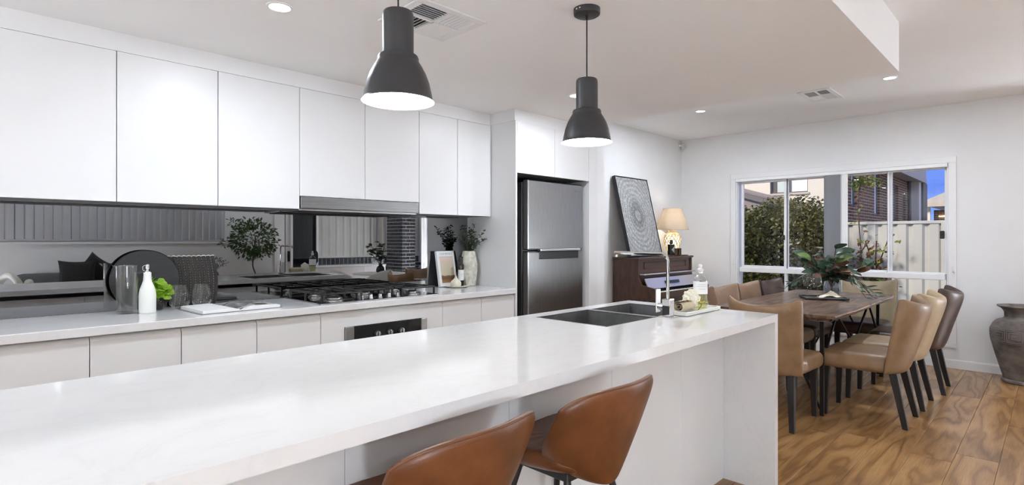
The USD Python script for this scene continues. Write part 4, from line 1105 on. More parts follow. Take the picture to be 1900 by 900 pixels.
tl.p('lampshade', cat(rev([(.205, .325), (.116, .60)], 56), rev([(.114, .599), (.203, .326)], 56)), linen, smooth=60)
tl.p('shade_hem', cat(tube([(.2055 * math.cos(q), .2055 * math.sin(q), .326) for q in np.linspace(0, 2 * PI, 50)], .0025, 6), tube([(.1165 * math.cos(q), .1165 * math.sin(q), .6) for q in np.linspace(0, 2 * PI, 40)], .0025, 6)), simple('linen_hem', S(196, 180, 158), .9))
db = Thing('scent_bottle', 'square black bottle with a triangular silver label beside the table lamp', 'bottle', (6.30, 3.44, zl), rz=math.radians(-12))
db.p('bottle_body', rbox(.085, .045, .135, .008, 6, (0, 0, .0685)), black, smooth=True)
db.p('cap', box(-.018, .018, -.012, .012, .137, .19, .004), black)
db.p('label', up_xz(prism(Polygon([(.041, .02), (.041, .115), (-.022, .068)]), 0, .001), -.0238), simple('silver_label', S(176), .35, .3))
cu = None
for k, (x, y, h, lab) in enumerate(((6.355, 3.405, .085, 'small dark bronze canister in front of the lamp, left one'), (6.435, 3.40, .085, 'small dark bronze canister in front of the lamp, right one'))):
    q = Thing('canister', lab, 'canister', (x, y, zl), group='bronze canisters on the piano')
    br = mottled(f'bronze_{k}', S(58, 46, 34), S(90, 72, 52), 8.0, .3, metal=.8)
    q.p('can', rev([(0, .0005), (.025, .0005), (.0262, .003), (.0262, h - .014), (0, h - .014)], 28), br, smooth=35)
    q.p('lid', rev([(0, h - .0135), (.027, h - .0135), (.027, h), (0, h)], 28), br, smooth=35)

# ---------------------------------------------------------------- things on the worktop
def on(x, y, z=ZC):
    return (x, y, z + .0004)


rt = Thing('round_board', 'large round black serving board leaning on the mirrored splashback', 'serving board', on(.742, 3.688), rz=.0)
R = .171
rt.p('board', move(rev([(0, 0), (R - .006, 0), (R, .006), (R, .016), (R - .006, .022), (0, .022)], 72), (0, .018, R * .998), rx=PI / 2 - .11), mottled('black_wood', S(22), S(33), 12.0, .6, stretch=(1, 1, 8)), smooth=30)
wm = Thing('woven_placemat', 'dark woven rattan placemat with pale stitching standing against the splashback', 'placemat', on(.985, 3.731))
rat = mottled('dark_rattan', S(24, 21, 19), S(46, 41, 36), 120.0, .7, bump=.5, bscale=300.0)
stitch = mottled('pale_stitching', S(120, 112, 102), S(186, 180, 170), 90.0, .8)
nr = 10
for k in range(nr):
    x0 = -.128 + .256 * k / nr; w = .256 / nr
    zz = np.linspace(0.001, .300, 40)
    cxk = x0 + w / 2 + .018 * np.sin(zz * 9 + .4) * 1.0
    yk = .012 * (zz / .3) ** 1.2 - .010 * np.sin(PI * zz / .3) - .006 * (1 - 4 * ((x0 + w / 2) / .256) ** 2)
    a = np.linspace(0, 2 * PI, 10, endpoint=False)
    P = np.stack([np.stack([cxk + w * .5 * math.cos(q), yk + .005 * math.sin(q), zz + .0012 * np.sin(zz * 900)], -1) for q in a], 1)
    wm.p('rib', quadmesh(P, cv=True), rat, smooth=True)
    if k < nr - 1:
        P2 = np.stack([cxk + w * .5, yk - .0042, zz], -1)
        wm.p('stitch_row', cat([tube(P2[i:i + 2],   .0012, 5) for i in range(0, 39, 2)]), stitch)
wm.p('top_binding', tube([(-.128 + .256 * q + .018 * math.sin(.3 * 9 + .4), .012 - .006 * (1 - 4 * (-.5 + q) ** 2), .302 + .0025 * math.sin(q * 60)) for q in np.linspace(0, 1, 40)], .0035, 6), simple('pale_binding', S(200, 196, 188), .8))
jg = Thing('glass_jug', 'tall straight clear glass jug in front of the round black board', 'jug', on(.632, 3.573))
jg.p('glass_body', rev([(0, .001), (.047, .001), (.050, .006), (.050, .255), (.052, .262)], 44), glass_m, smooth=50)
jg.p('inner_wall', rev([(0, .012), (.0465, .012), (.048, .256), (.052, .262)], 44), glass_m, smooth=50)
jg.p('handle', tube(spline([(.053, .01, .215), (.085, .016, .222), (.105, .02, .19), (.10, .018, .12), (.054, .01, .085)], 24), .006, 8), glass_m, smooth=50)
jg.p('spout', aim(leaf(.03, .03, .6, -.4, 4), (-.052, -.01, .243), (-.8, -.15, .6)), glass_m, smooth=True)
ob = Thing('oil_bottle', 'white ceramic oil bottle with a steel pourer in front of the basil', 'bottle', on(.716, 3.528))
ob.p('bottle_body', lathe_thing([(0, .0), (.038, .0), (.041, .004), (.041, .09), (.037, .125), (.026, .16), (.0195, .185), (.0185, .215), (.0185, .222), (0, .222)], 48, 60), ceramic, smooth=50)
po = ob.p('pourer', rev([(0, .2222), (.0165, .2222), (.0165, .227), (.008, .228), (.007, .24), (.0105, .242), (.0105, .262), (.008, .266), (0, .266)], 24), chrome, smooth=40)
ob.p('pourer_lever', tube(spline([(-.008, 0, .230), (-.021, 0, .236), (-.022, 0, .252), (-.008, 0, .262)], 14), .0018, 6), chrome, under=po)
bs = Thing('potted_basil', 'bright green basil plant in a small dark glass pot', 'potted plant', on(.786, 3.638))
bs.p('pot', lathe_thing([(0, .001), (.027, .001), (.033, .006), (.036, .03), (.034, .066), (.031, .07)], 32, 30), smoke, smooth=50)
bs.p('soil', rev([(0, .004), (.026, .004), (.032, .01), (.034, .03), (.032, .05), (0, .052)], 24), soil_m, smooth=40)
rs = random.Random(3)
for k in range(9):
    az, tl_ = rs.uniform(0, 2 * PI), rs.uniform(.0, .05)
    top_ = (tl_ * math.cos(az), tl_ * math.sin(az), rs.uniform(.12, .2))
    pts = spline([(rs.uniform(-.012, .012), rs.uniform(-.012, .012), .05), (top_[0] * .5, top_[1] * .5, top_[2] * .65), top_], 8)
    bs.p('stem', tube(pts, .0016, 5), basil_m)
    for j in (3, 4, 5, 6, 7, 7):
        aa = rs.uniform(0, 2 * PI)
        L = rs.uniform(.045, .07)
        bs.p('leaf', aim(leaf(L, L * .78, .12, rs.uniform(.1, .7), 5, .9), pts[j], (math.cos(aa), math.sin(aa), rs.uniform(-.5, .5)), rs.uniform(-.5, .5), (-.2, -.75, .6)), basil_m, smooth=True)
for k, (x, y, lab) in enumerate(((.888, 3.60, 'stemless glass tumbler on the worktop beside the basil'), (1.005, 3.605, 'stemless glass tumbler on the worktop in front of the woven placemat'))):
    t = Thing('glass_tumbler', lab, 'glass tumbler', on(x, y), group='stemless tumblers on the worktop')
    t.p('glass_body', lathe_thing([(0, .002), (.022, .002), (.034, .008), (.0535, .045), (.052, .075), (.044, .11), (.036, .138)], 44, 50), glass_m, smooth=60)
    t.p('glass_base', rev([(0, .0005), (.021, .0005), (.022, .003), (.014, .007), (0, .008)], 32), glass_m, smooth=40)
bk = Thing('open_book', 'open hardcover book lying on the worktop between tumblers and cooktop', 'book', on(1.105, 3.43), rz=.06)
paper = simple('book_paper', S(236), .7)
pgs = mottled('page_edges', S(214), S(228), 8.0, .8, stretch=(1, 1, 400))
dimg = mat('printed_spread', {"tc": ("texture_coordinate", {}), "n": ("noise_texture", {"scale": 9.0, "detail": 5.0, "distortion": 1.5}), "r": ("rgb_ramp", {"ramp": [(.35, S(60)), (.5, S(110)), (.62, S(200)), (.7, S(90))]}), "p": ("principled_bsdf", {"roughness": .5})},
           [("tc.object", "n.vector"), ("n.fac", "r.fac"), ("r.color", "p.base_color")])
bk.p('cover', cat(box(-.222, -.006, -.195, .155, .0, .003), box(.006, .222, -.195, .155, .0, .003), box(-.006, .006, -.195, .155, .0, .002)), simple('book_cover', S(120), .5))
q = np.linspace(0, 1, 16)
for sg in (-1, 1):
    xx = sg * (.002 + .208 * q)
    zz = .0035 + .021 * (np.sin(np.clip(q / .35, 0, 1) * PI / 2)) * (1 - .30 * q)
    A = np.stack([np.stack([xx, np.full(16, -.19), np.full(16, .0032)], -1), np.stack([xx, np.full(16, -.19), zz], -1), np.stack([xx, np.full(16, .15), zz], -1), np.stack([xx, np.full(16, .15), np.full(16, .0032)], -1)], 1)
    m = quadmesh(A)
    edge = quadmesh(np.stack([np.stack([xx[-1:], [-.19], [.0032]], -1), np.stack([xx[-1:], [-.19], zz[-1:]], -1), ], 1).repeat(2, 0) + np.array([[[0, 0, 0]], [[0, .34, 0]]]))
    pb = bk.p('page_block', cat(m, edge), paper)
    if sg > 0:
        bk.p('printed_page', quadmesh(np.stack([np.stack([xx, np.full(16, -.145), zz + .0006], -1), np.stack([xx, np.full(16, .14), zz + .0006], -1)], 1)), dimg, smooth=True, under=pb)

mg = Thing('design_book', 'white hardcover book with a desert landscape cover standing by the stone vase', 'book', on(2.925, 3.664), rz=.10)
tilt = -.17
cov = mat('landscape_cover', {"tc": ("texture_coordinate", {}), "s": ("separate_xyz", {}), "n": ("noise_texture", {"scale": 9.0, "detail": 4.0}), "ms": ("math", {"math_type": "multiply_add", "value2": .05, "value3": 0.0}), "ad": ("math", {"math_type": "add"}),
                              "r": ("rgb_ramp", {"ramp": [(.0, S(150, 100, 60)), (.06, S(168, 116, 76)), (.095, S(104, 78, 54)), (.118, S(120, 92, 66)), (.123, S(204, 192, 164)), (.19, S(206, 196, 172)), (.24, S(214, 196, 178)), (.262, S(226, 200, 182)), (.28, S(206, 200, 192))]}),
                              "p": ("principled_bsdf", {"roughness": .4})},
          [("tc.object", "s.vector"), ("tc.object", "n.vector"), ("n.fac", "ms.value1"), ("s.z", "ad.value1"), ("ms.value", "ad.value2"), ("ad.value", "r.fac"), ("r.color", "p.base_color")])
bw, bh, bt = .205, .302, .022
mv = lambda m: move(m, (0, 0, .0042), rx=tilt)
mg.p('cover', cat(mv(box(-bw / 2, bw / 2, 0, .0025, 0, bh)), mv(box(-bw / 2, bw / 2, bt - .0025, bt, 0, bh)), mv(box(-bw / 2, -bw / 2 + .0025, .0025, bt - .0025, 0, bh))), simple('white_book_cover', S(236), .35))
mg.p('page_block', mv(box(-bw / 2 + .003, bw / 2 - .004, .003, bt - .003, .004, bh - .004)), pgs)
mg.p('cover_picture', mv(box(-bw / 2 + .028, bw / 2 - .022, -.0006, 0.0001, .03, bh - .045)), cov)
tm = meshkit.text_mesh('COCO REPUBLIC', .017, .0006)
sc_ = .150 / (tm.bounds[1][0] - tm.bounds[0][0])
v, f = tri(tm); v = v - np.r_[tm.bounds[0][:2], 0]
T3 = trimesh.Trimesh(np.stack([-.068 + v[:, 0] * sc_, -.0009 + v[:, 2] * 0 + (.0006 - v[:, 2]) * 1.0, bh - .032 + v[:, 1] * min(1, sc_ * 1.3)], 1), f, process=False)
mg.p('title', mv(T3), simple('title_ink', S(150), .5))
pl = Thing('small_plate', 'round cream plate in front of the design book', 'plate', on(2.945, 3.585))
pl.p('plate_body', rev([(0, .0), (.08, .0), (.102, .007), (.104, .0095), (.08, .0065), (0, .0055)], 56), cream, smooth=50)
gp = Thing('garlic_keeper', 'cream ceramic garlic-shaped pot on the small plate', 'ceramic pot', (2.925, 3.575, ZC + .0065))
gp.p('pot_body', lathe_thing([(0, 0), (.036, 0), (.044, .012), (.045, .028), (.034, .05), (.018, .064), (.011, .074), (.0085, .086), (.004, .0875), (0, .0876)], 40, 50), cream, smooth=60)
for k in range(8):
    a = 2 * PI * k / 8
    zz = np.linspace(.006, .05, 9); pr = spline([(.036, 0), (.044, .012), (.045, .028), (.034, .05), (.018, .064)], 40)
    gp.p('clove_ridge', tube(np.stack([[np.interp(z, pr[:, 1], pr[:, 0]) * math.cos(a) for z in zz], [np.interp(z, pr[:, 1], pr[:, 0]) * math.sin(a) for z in zz], zz], -1), .0012, 5), cream)
wb = Thing('dark_sauce_bottle', 'slim black bottle with a white label between garlic pot and stone vase', 'bottle', (3.003, 3.60, ZC + .0088))
wb.p('bottle_body', lathe_thing([(0, 0), (.022, 0), (.0245, .004), (.0245, .165), (.021, .18), (.0155, .188), (.0145, .235)], 32, 50), simple('dark_bottle_glass', S(18), .12), smooth=50)
wb.p('cap', rev([(0, .2352), (.0158, .2352), (.0158, .243), (.0145, .245), (0, .245)], 24), black, smooth=40)
a = np.linspace(-2.3, 2.3, 24) - PI * .70
lb = wb.p('label', quadmesh(np.stack([np.stack([.0249 * np.cos(a), .0249 * np.sin(a), np.full(24, z)], -1) for z in (.045, .135)], 1)), simple('white_label', S(236), .5), smooth=True, label='white label')
for z, w in ((.104, .22), (.094, .5), (.082, .3)):
    a = np.linspace(-w, w, 8) - PI * .62
    wb.p('print_line', quadmesh(np.stack([np.stack([.0251 * np.cos(a), .0251 * np.sin(a), np.full(8, q)], -1) for q in (z, z + .0022)], 1)), ink, under=lb)
sv = Thing('stone_vase', 'tall faceted pale stone vase with leafy sprigs in the corner of the worktop', 'vase', on(3.105, 3.615))
nf = 7
ring = [(0, .001, 0), (.052, .001, 0), (.058, .004, 0), (.076, .13, .22), (.078, .18, .5), (.056, .30, .32), (.050, .302, .32), (.046, .26, .3), (0, .2, .3)]
P = np.zeros((len(ring), nf * 4, 3))
for i, (r, z, of) in enumerate(ring):
    for k in range(nf * 4):
        a = 2 * PI * k / (nf * 4)
        aa = (a + of) % (2 * PI / nf) - PI / nf
        rr = r * math.cos(PI / nf) / math.cos(aa) * 1.03 + r * .0
        P[i, k] = (rr * math.cos(a), rr * math.sin(a), z)
stv = mottled('pale_stone', S(182, 178, 164), S(222, 219, 206), 26.0, .8, bump=.3, bscale=120.0, detail=6.0)
sv.p('vase_body', trimesh.Trimesh(quadmesh(P, cv=True).vertices, quadmesh(P, cv=True).faces[:, ::-1], process=False), stv, smooth=14)
sgp = Thing('leafy_sprigs', 'fine green leafy sprigs standing in the stone vase', 'foliage', on(3.105, 3.615, ZC + .2))
rs = random.Random(8)
lv_ = []
for k in range(17):
    az = rs.uniform(0, 2 * PI); h_ = rs.uniform(.18, .33); rd = rs.uniform(.03, .13)
    e = [rd * math.cos(az), rd * math.sin(az) * .8, h_]
    if k == 0: e = [.02, -.17, .27]
    if k == 1: e = [.06, -.15, .20]
    e[0] = min(e[0], .058); e[1] = min(e[1], .10)
    pts = spline([(0, 0, .02), (e[0] * .25, e[1] * .25, .12), tuple(e)], 14)
    sgp.p('stem', tube(pts, .0014, 5), stem_m)
    for j in range(4, 14):
        for _ in range(3):
            aa = rs.uniform(0, 2 * PI)
            lv_.append(aim(leaf(rs.uniform(.02, .034), .016, .1, .3, 3), pts[j], (math.cos(aa), math.sin(aa), rs.uniform(-.2, .9)), rs.uniform(-1, 1)))
sgp.p('foliage', cat(lv_), sprig_m, smooth=True, kind='stuff')

# ---------------------------------------------------------------- living room behind the camera, seen in the mirrored splashback
def leafball(n, r, L, W, c, rs, flat=1.0):
    out = []
    for _ in range(n):
        d = np.array([rs.gauss(0, 1) for _ in range(3)]); d /= np.linalg.norm(d)
        p = np.array(c) + d * np.array(r) * rs.uniform(.55, 1.05)
        out.append(aim(leaf(L * rs.uniform(.7, 1.2), W, .15, .4, 3), p, d + np.array([rs.uniform(-.8, .8) for _ in range(3)]), rs.uniform(-1, 1)))
    return cat(out)


rs = random.Random(21)
ft = Thing('ficus_tree', 'small ficus tree in a grey pot by the sliding door, seen in the mirror', 'potted tree', (3.90, -3.25, 0))
ft.p('pot', rev([(0, .001), (.15, .001), (.19, .34), (.18, .345), (.165, .30), (0, .30)], 36), simple('grey_pot', S(110), .7), smooth=40)
ft.p('trunk', tube(spline([(0, 0, .3), (.03, .01, .6), (-.03, 0, .85), (.0, 0, 1.1), (.02, 0, 1.4)], 20), .013, 8), stem_m)
for k in range(12):
    az = rs.uniform(0, 2 * PI); z0 = rs.uniform(.95, 1.35); rd = rs.uniform(.2, .42)
    ft.p('branch', tube(spline([(0, 0, z0), (rd * .5 * math.cos(az), rd * .5 * math.sin(az) * .8, z0 + .12), (rd * math.cos(az), rd * math.sin(az) * .8, z0 + rs.uniform(.05, .3))], 8), .005, 6), stem_m)
ft.p('foliage', cat(leafball(900, (.42, .30, .38), .075, .040, (0, 0, 1.33), rs), leafball(60, (.12, .1, .08), .06, .03, (-.36, 0, 1.62), rs), leafball(60, (.12, .1, .08), .06, .03, (-.48, 0, 1.25), rs)), ficus_m, smooth=True, kind='stuff')
so = Thing('sofa', 'grey fabric sofa along the back wall, seen in the mirror', 'sofa', (1.55, -3.16, 0))
for a_ in (rbox(2.0, .92, .24, .04, 6, (0, 0, .28)),):
    so.p('base', a_, fabric_grey, smooth=True)
so.p('backrest', rbox(2.0, .24, .50, .07, 6, (0, -.36, .55)), fabric_grey, smooth=True)
for sx in (-1, 1):
    so.p('armrest', rbox(.2, .9, .44, .06, 6, (sx * 1.08, 0, .38)), fabric_grey, smooth=True)
    so.p('seat_cushion', rbox(.97, .66, .16, .05, 6, (sx * .49, .12, .475)), fabric_grey, smooth=True)
    for sy in (-1, 1):
        so.p('leg', taper((sx * .9, sy * .38, .17), (sx * .9, sy * .38, .001), .05, .035), dark_leg)


def cushion(x, y, z, s, rz, lab, rx=-.25, roll=0.0):
    t = Thing('scatter_cushion', lab, 'cushion', (x, y, z), rz, 'dark scatter cushions on the grey sofa')
    q = np.linspace(-1, 1, 21); U, V = np.meshgrid(q, q, indexing='ij')
    k = np.maximum(0, (1 - U ** 2) * (1 - V ** 2)) ** .45
    e = 1 - .10 * ((1 - U ** 2) * (np.abs(V) > .0) * V ** 2 + (1 - V ** 2) * U ** 2)
    X_, Z_ = U * s / 2 * (1 - .10 * (1 - V ** 2) * np.abs(U)), V * s / 2 * (1 - .14 * (1 - U ** 2) * np.abs(V))
    m = cat(quadmesh(np.stack([X_, .085 * k, Z_], -1)), quadmesh(np.stack([X_, -.085 * k, Z_], -1)[:, ::-1]))
    t.p('cover', move(m, (0, 0, s / 2 * (1 + .38 * abs(math.sin(2 * roll)))), ry=roll, rx=rx), cushion_m, smooth=True)


cushion(1.23, -2.985, .56, .46, .1, 'dark charcoal scatter cushion at the left of the sofa, seen in the mirror')
cushion(1.47, -3.14, .56, .42, -.1, 'dark charcoal scatter cushion turned on its corner mid-sofa, in the mirror', roll=.62)
si = Thing('side_table', 'low round white side table holding two sculptures, seen in the mirror at the left', 'side table', (.44, -2.40, 0))
si.p('tabletop', rev([(0, .52), (.26, .52), (.265, .53), (.26, .545), (0, .545)], 40), ceramic, smooth=40)
si.p('pedestal', lathe_thing([(0, .001), (.16, .001), (.15, .02), (.04, .08), (.035, .4), (.08, .5), (.1, .519)], 32, 30), ceramic, smooth=60)
for k, (x, s, lab) in enumerate(((.44, 1.35, 'larger white knotted ring sculpture on the side table'), (.64, .95, 'smaller white knotted ring sculpture on the side table'))):
    t = Thing('ring_sculpture', lab, 'sculpture', (x, -2.38, .5455), rz=.5 + k)
    q = np.linspace(0, 2 * PI, 60)
    pts = np.stack([.085 * s * np.sin(q), .03 * s * np.sin(2 * q), .125 * s + .095 * s * np.cos(q)], -1)
    t.p('ring', tube(pts, .03 * s, 14, cap=False), ceramic, smooth=True)
    t.p('foot', rev([(0, 0), (.05 * s, 0), (.035 * s, .03 * s), (0, .03 * s)], 24), ceramic, smooth=40)
sbd = Thing('sideboard', 'low white sideboard in front of the sliding door, seen in the mirror', 'sideboard', (5.85, -3.30, 0))
wdt = 1.62
sbd.p('carcass', box(-wdt / 2, wdt / 2, -.2, .19, .08, .74, .003), carc)
sbd.p('top', box(-wdt / 2 - .01, wdt / 2 + .01, -.21, .215, .7405, .765, .003), gloss)
for k in range(3):
    sbd.p('door', box(-wdt / 2 + wdt / 3 * k + .003, -wdt / 2 + wdt / 3 * (k + 1) - .003, .191, .208, .085, .735, .002), gloss)
for sx in (-1, 1):
    for sy in (-1, 1):
        sbd.p('leg', taper((sx * .72, sy * .15, .08), (sx * .72, sy * .15, .001), .04, .03), dark_leg)
wt = Thing('round_table', 'small round white pedestal table with a leafy vase, seen in the mirror', 'table', (5.08, -.78, 0))
wt.p('tabletop', rev([(0, .722), (.44, .722), (.45, .732), (.44, .745), (0, .745)], 56), ceramic, smooth=40)
wt.p('pedestal', lathe_thing([(0, .001), (.26, .001), (.24, .02), (.06, .1), (.04, .3), (.06, .62), (.16, .7215)], 40, 40), ceramic, smooth=60)
gv = Thing('rubber_plant_vase', 'dark leafy rubber plant cuttings in a black vase on the round white table', 'vase of leaves', (5.08, -.74, .7455))
gv.p('vase_body', lathe_thing([(0, .0), (.05, 0), (.075, .04), (.06, .1), (.03, .13), (.04, .15)], 32, 30), simple('black_vase', S(24), .25), smooth=60)
rs = random.Random(12)
for k in range(11):
    az, rd, h_ = rs.uniform(0, 2 * PI), rs.uniform(.05, .24), rs.uniform(.28, .46)
    if k == 0: rd, h_ = .03, .52
    e = (rd * math.cos(az), rd * math.sin(az), h_)
    pts = spline([(0, 0, .1), (e[0] * .3, e[1] * .3, .22), e], 8)
    gv.p('stem', tube(pts, .004, 6), stem_m)
    for j in (3, 4, 5, 6, 7):
        aa = rs.uniform(0, 2 * PI)
        L = rs.uniform(.10, .15)
        gv.p('leaf', aim(leaf(L, L * .5, .2, .4, 4), pts[j], (math.cos(aa), math.sin(aa), rs.uniform(-.2, 1)), rs.uniform(-.7, .7)), magnolia_m, smooth=True)


def tub_chair(x, y, rz, lab):
    t = Thing('shell_chair', lab, 'chair', (x, y, 0), rz, 'white shell chairs at the round white table')

    def fn(U, V):
        a = (2 * U - 1) * 1.5
        r = .22 + .03 * V
        top_ = .835 - .14 * (np.abs(2 * U - 1)) ** 2
        return np.stack([r * np.sin(a), .02 - r * np.cos(a), .44 + (top_ - .44) * V], -1)
    t.p('shell', shell(fn, .02, 31, 17, 8), ceramic, smooth=True)
    t.p('seat', rbox(.42, .42, .05, .024, 7, (0, .03, .445)), ceramic, smooth=True)
    for sx in (-1, 1):
        for sy in (-1, 1):
            t.p('leg', tube([(sx * .12, .03 + sy * .12, .42), (sx * .2, .03 + sy * .2, .001)], [.014, .01], 8), stem_m)


tub_chair(4.72, -.22, PI * .95, 'white shell chair on the dining side of the round white table')
tub_chair(4.45, -.80, -PI * .52, 'white shell chair on the sofa side of the round white table')
dt = Thing('flower_pot', 'small dark pot with twiggy flowers on the living room console, seen in the mirror', 'potted plant', (3.10, -2.90, .6215))
dt.p('pot', lathe_thing([(0, 0), (.05, 0), (.08, .05), (.06, .12), (.05, .14)], 28, 24), simple('dark_pot', S(34), .5), smooth=60)
for k in range(12):
    az = 2 * PI * k / 12; rd = rs.uniform(.06, .2)
    dt.p('stem', tube(spline([(0, 0, .1), (rd * .4 * math.cos(az), rd * .4 * math.sin(az), .2), (rd * math.cos(az), rd * math.sin(az), rs.uniform(.24, .36))], 7), .003, 5), stem_m)
dt.p('foliage', leafball(110, (.2, .16, .1), .035, .02, (0, 0, .29), rs), sprig_m, kind='stuff')
co = Thing('console_table', 'narrow dark console table beside the sofa, seen in the mirror', 'console table', (3.10, -2.90, 0))
co.p('tabletop', box(-.3, .3, -.18, .18, .595, .621, .004), piano_m)
for sx in (-1, 1):
    for sy in (-1, 1):
        co.p('leg', box(sx * .27 - .015, sx * .27 + .015, sy * .15 - .015, sy * .15 + .015, .001, .5945, .002), steelb)

# ---------------------------------------------------------------- outside
grass = mottled('ground_cover', S(92, 88, 78), S(120, 116, 104), 6.0, .95)
solo('garden_ground', 'paved ground of the side yard outside', 'ground', cat(box(XW + .22, 40, YR + .15, 30, -.35, -.2), box(-6, 40, -12, YB - .2, -.35, -.2), box(XR2 + .15, 40, YB - .2, YR + .15, -.35, -.2)), grass, kind='structure')
fence_m = mottled('cream_steel_fence', S(186, 186, 182), S(195, 195, 191), 1.5, .55)


def steel_fence(name, lab, p0, p1, z0, z1, face, panel=2.36):
    """fence along p0 -> p1; face: +1 or -1, side (left of the direction) that the ribs stand out on"""
    p0, p1 = np.array(p0, float), np.array(p1, float)
    L = np.linalg.norm(p1 - p0); ang = math.atan2(*(p1 - p0)[::-1])
    t = Thing(name, lab, 'fence', (p0[0], p0[1], z0), ang)
    n = int(math.ceil(L / panel)); H = z1 - z0
    for k in range(n):
        a, b = k * panel, min(L, (k + 1) * panel)
        xs_ = [a + .03]; ys_ = [0]
        x = a + .03
        while x < b - .2:
            for dx, dy in ((.0, .0), (.03, .03), (.13, .03), (.16, .0), (.1964, .0)):
                xs_.append(x + dx); ys_.append(dy * face)
            x += .1965
        xs_.append(b - .03); ys_.append(0)
        P = np.zeros((len(xs_), 2, 3)); P[:, :, 0] = np.array(xs_)[:, None]; P[:, :, 1] = np.array(ys_)[:, None]; P[:, 1, 2] = H - .03; P[:, 0, 2] = .02
        t.p('fence_panel', quadmesh(P), fence_m)
        t.p('post', box(a - .03, a + .03, -.03, .045, 0, H - .01, .003), fence_m)
    t.p('top_rail', box(0, L, -.025, .04, H - .045, H, .004), fence_m)
    t.p('bottom_rail', box(0, L, -.025, .04, 0, .05, .004), fence_m)
    return t


steel_fence('boundary_fence', 'pale ribbed steel boundary fence outside the dining window', (10.1, -1.2), (10.1, 9.5), -.2, 1.600, 1)
steel_fence('boundary_fence', 'pale ribbed steel fence on the brick wall outside the sliding door, seen in the mirror', (-6.0, -5.6), (14.0, -5.6), .85, 2.75, 1)
dbrick = mottled('dark_brick', S(28, 28, 34), S(46, 45, 52), 7.0, .7, bump=.1, bscale=40.0)
mortar = simple('pale_mortar', S(208), .9)
rw = Thing('retaining_wall', 'low dark brick retaining wall under the fence, seen in the mirror', 'retaining wall', (7.0, -5.52, -.2), world=True)
rw.p('core', box(-6.0, 14.0, -5.68, -5.515, -.2, .835), mortar)
for r in range(3):
    x = 4.6 + .12 * (r % 2)
    while x < 9.2:
        rw.p('brick', box(x, x + .23, -5.60, -5.505, .41 + r * .087, .487 + r * .087, .003), dbrick)
        x += .24
x = 4.6
while x < 9.2:
    rw.p('brick', box(x, x + .105, -5.69, -5.505, .68, .845, .003), dbrick)
    x += .117
pr_ = Thing('brick_pier', 'dark brick pier with pale mortar outside the sliding door, seen in the mirror', 'brick pier', (7.9, -4.35, -.2), world=True)
pr_.p('core', box(7.706, 8.09, -4.69, -4.006, -.2, 3.2), mortar)
for r in range(36):
    z = .30 + r * .086
    if z > 3.1: break
    off = .12 if r % 2 else 0
    for a, b in ((7.70, 7.70 + .23 - off), (7.71 + .23 - off, 8.095)):
        pr_.p('brick', box(a, b, -4.05, -4.0, z, z + .073, .002), dbrick)
    for a, b in ((-4.051 - .115 - off * .9, -4.0515), (-4.065 - .115 - off * .9 - .23, -4.061 - .115 - off * .9), (-4.69, -4.075 - .115 - off * .9 - .23)):
        pr_.p('brick', box(7.70, 7.75, a, b, z, z + .073, .002), dbrick)

for k, (x, lab) in enumerate(((5.2, 'unseen outdoor light over the left half of the sliding door, lighting the fence'), (7.0, 'unseen outdoor light over the right half of the sliding door, lighting the fence'))):
    t = Thing('outdoor_wall_light', lab, 'wall light', (x, YB - .2, 2.52))  # out of view, placed to light the fence and pier outside
    t.p('bracket', box(-.04, .04, -.03, -.0005, -.05, .05, .004), blackm)
    t.p('globe', trimesh.Trimesh(trimesh.creation.icosphere(2, .07).vertices + [0, -.10, 0], trimesh.creation.icosphere(2, .07).faces), emit(f'unseen_outdoor_globe_{k}', (1, .97, .92), 75.0), smooth=True)

# hedge, vine
rs = random.Random(31)


def bush(name, lab, c, r, n, L, mm):
    t = Thing(name, lab, 'hedge', (c[0], c[1], -.2))
    out = []
    for _ in range(n):
        d = np.array([-abs(rs.gauss(0, 1)) if rs.random() < .75 else rs.gauss(0, 1), rs.gauss(0, 1), rs.gauss(0, 1)]); d /= np.linalg.norm(d)
        d = np.sign(d) * np.abs(d) ** .7
        k = rs.uniform(.62, 1.02)
        p = np.array([0, 0, r[2]]) + d * np.array(r) * k
        if p[2] < .02: continue
        aa = np.array([rs.gauss(0, .6) - .5, rs.gauss(0, .7), rs.gauss(.1, .6)])
        out.append(aim(leaf(L * rs.uniform(.6, 1.25), L * .5, .2, .4, 3), p, aa, rs.uniform(-1.2, 1.2)))
    t.p('foliage', cat(out), mm, smooth=True, kind='stuff')
    for k in range(4):
        t.p('trunk', tube(spline([(rs.uniform(-.1, .1), (k - 1.5) * r[1] * .4, 0.0), (0, (k - 1.5) * r[1] * .45, r[2] * .8), (rs.uniform(-.1, .1), (k - 1.5) * r[1] * .5, r[2] * 1.6)], 8), .03, 6), bark_m)
    return t


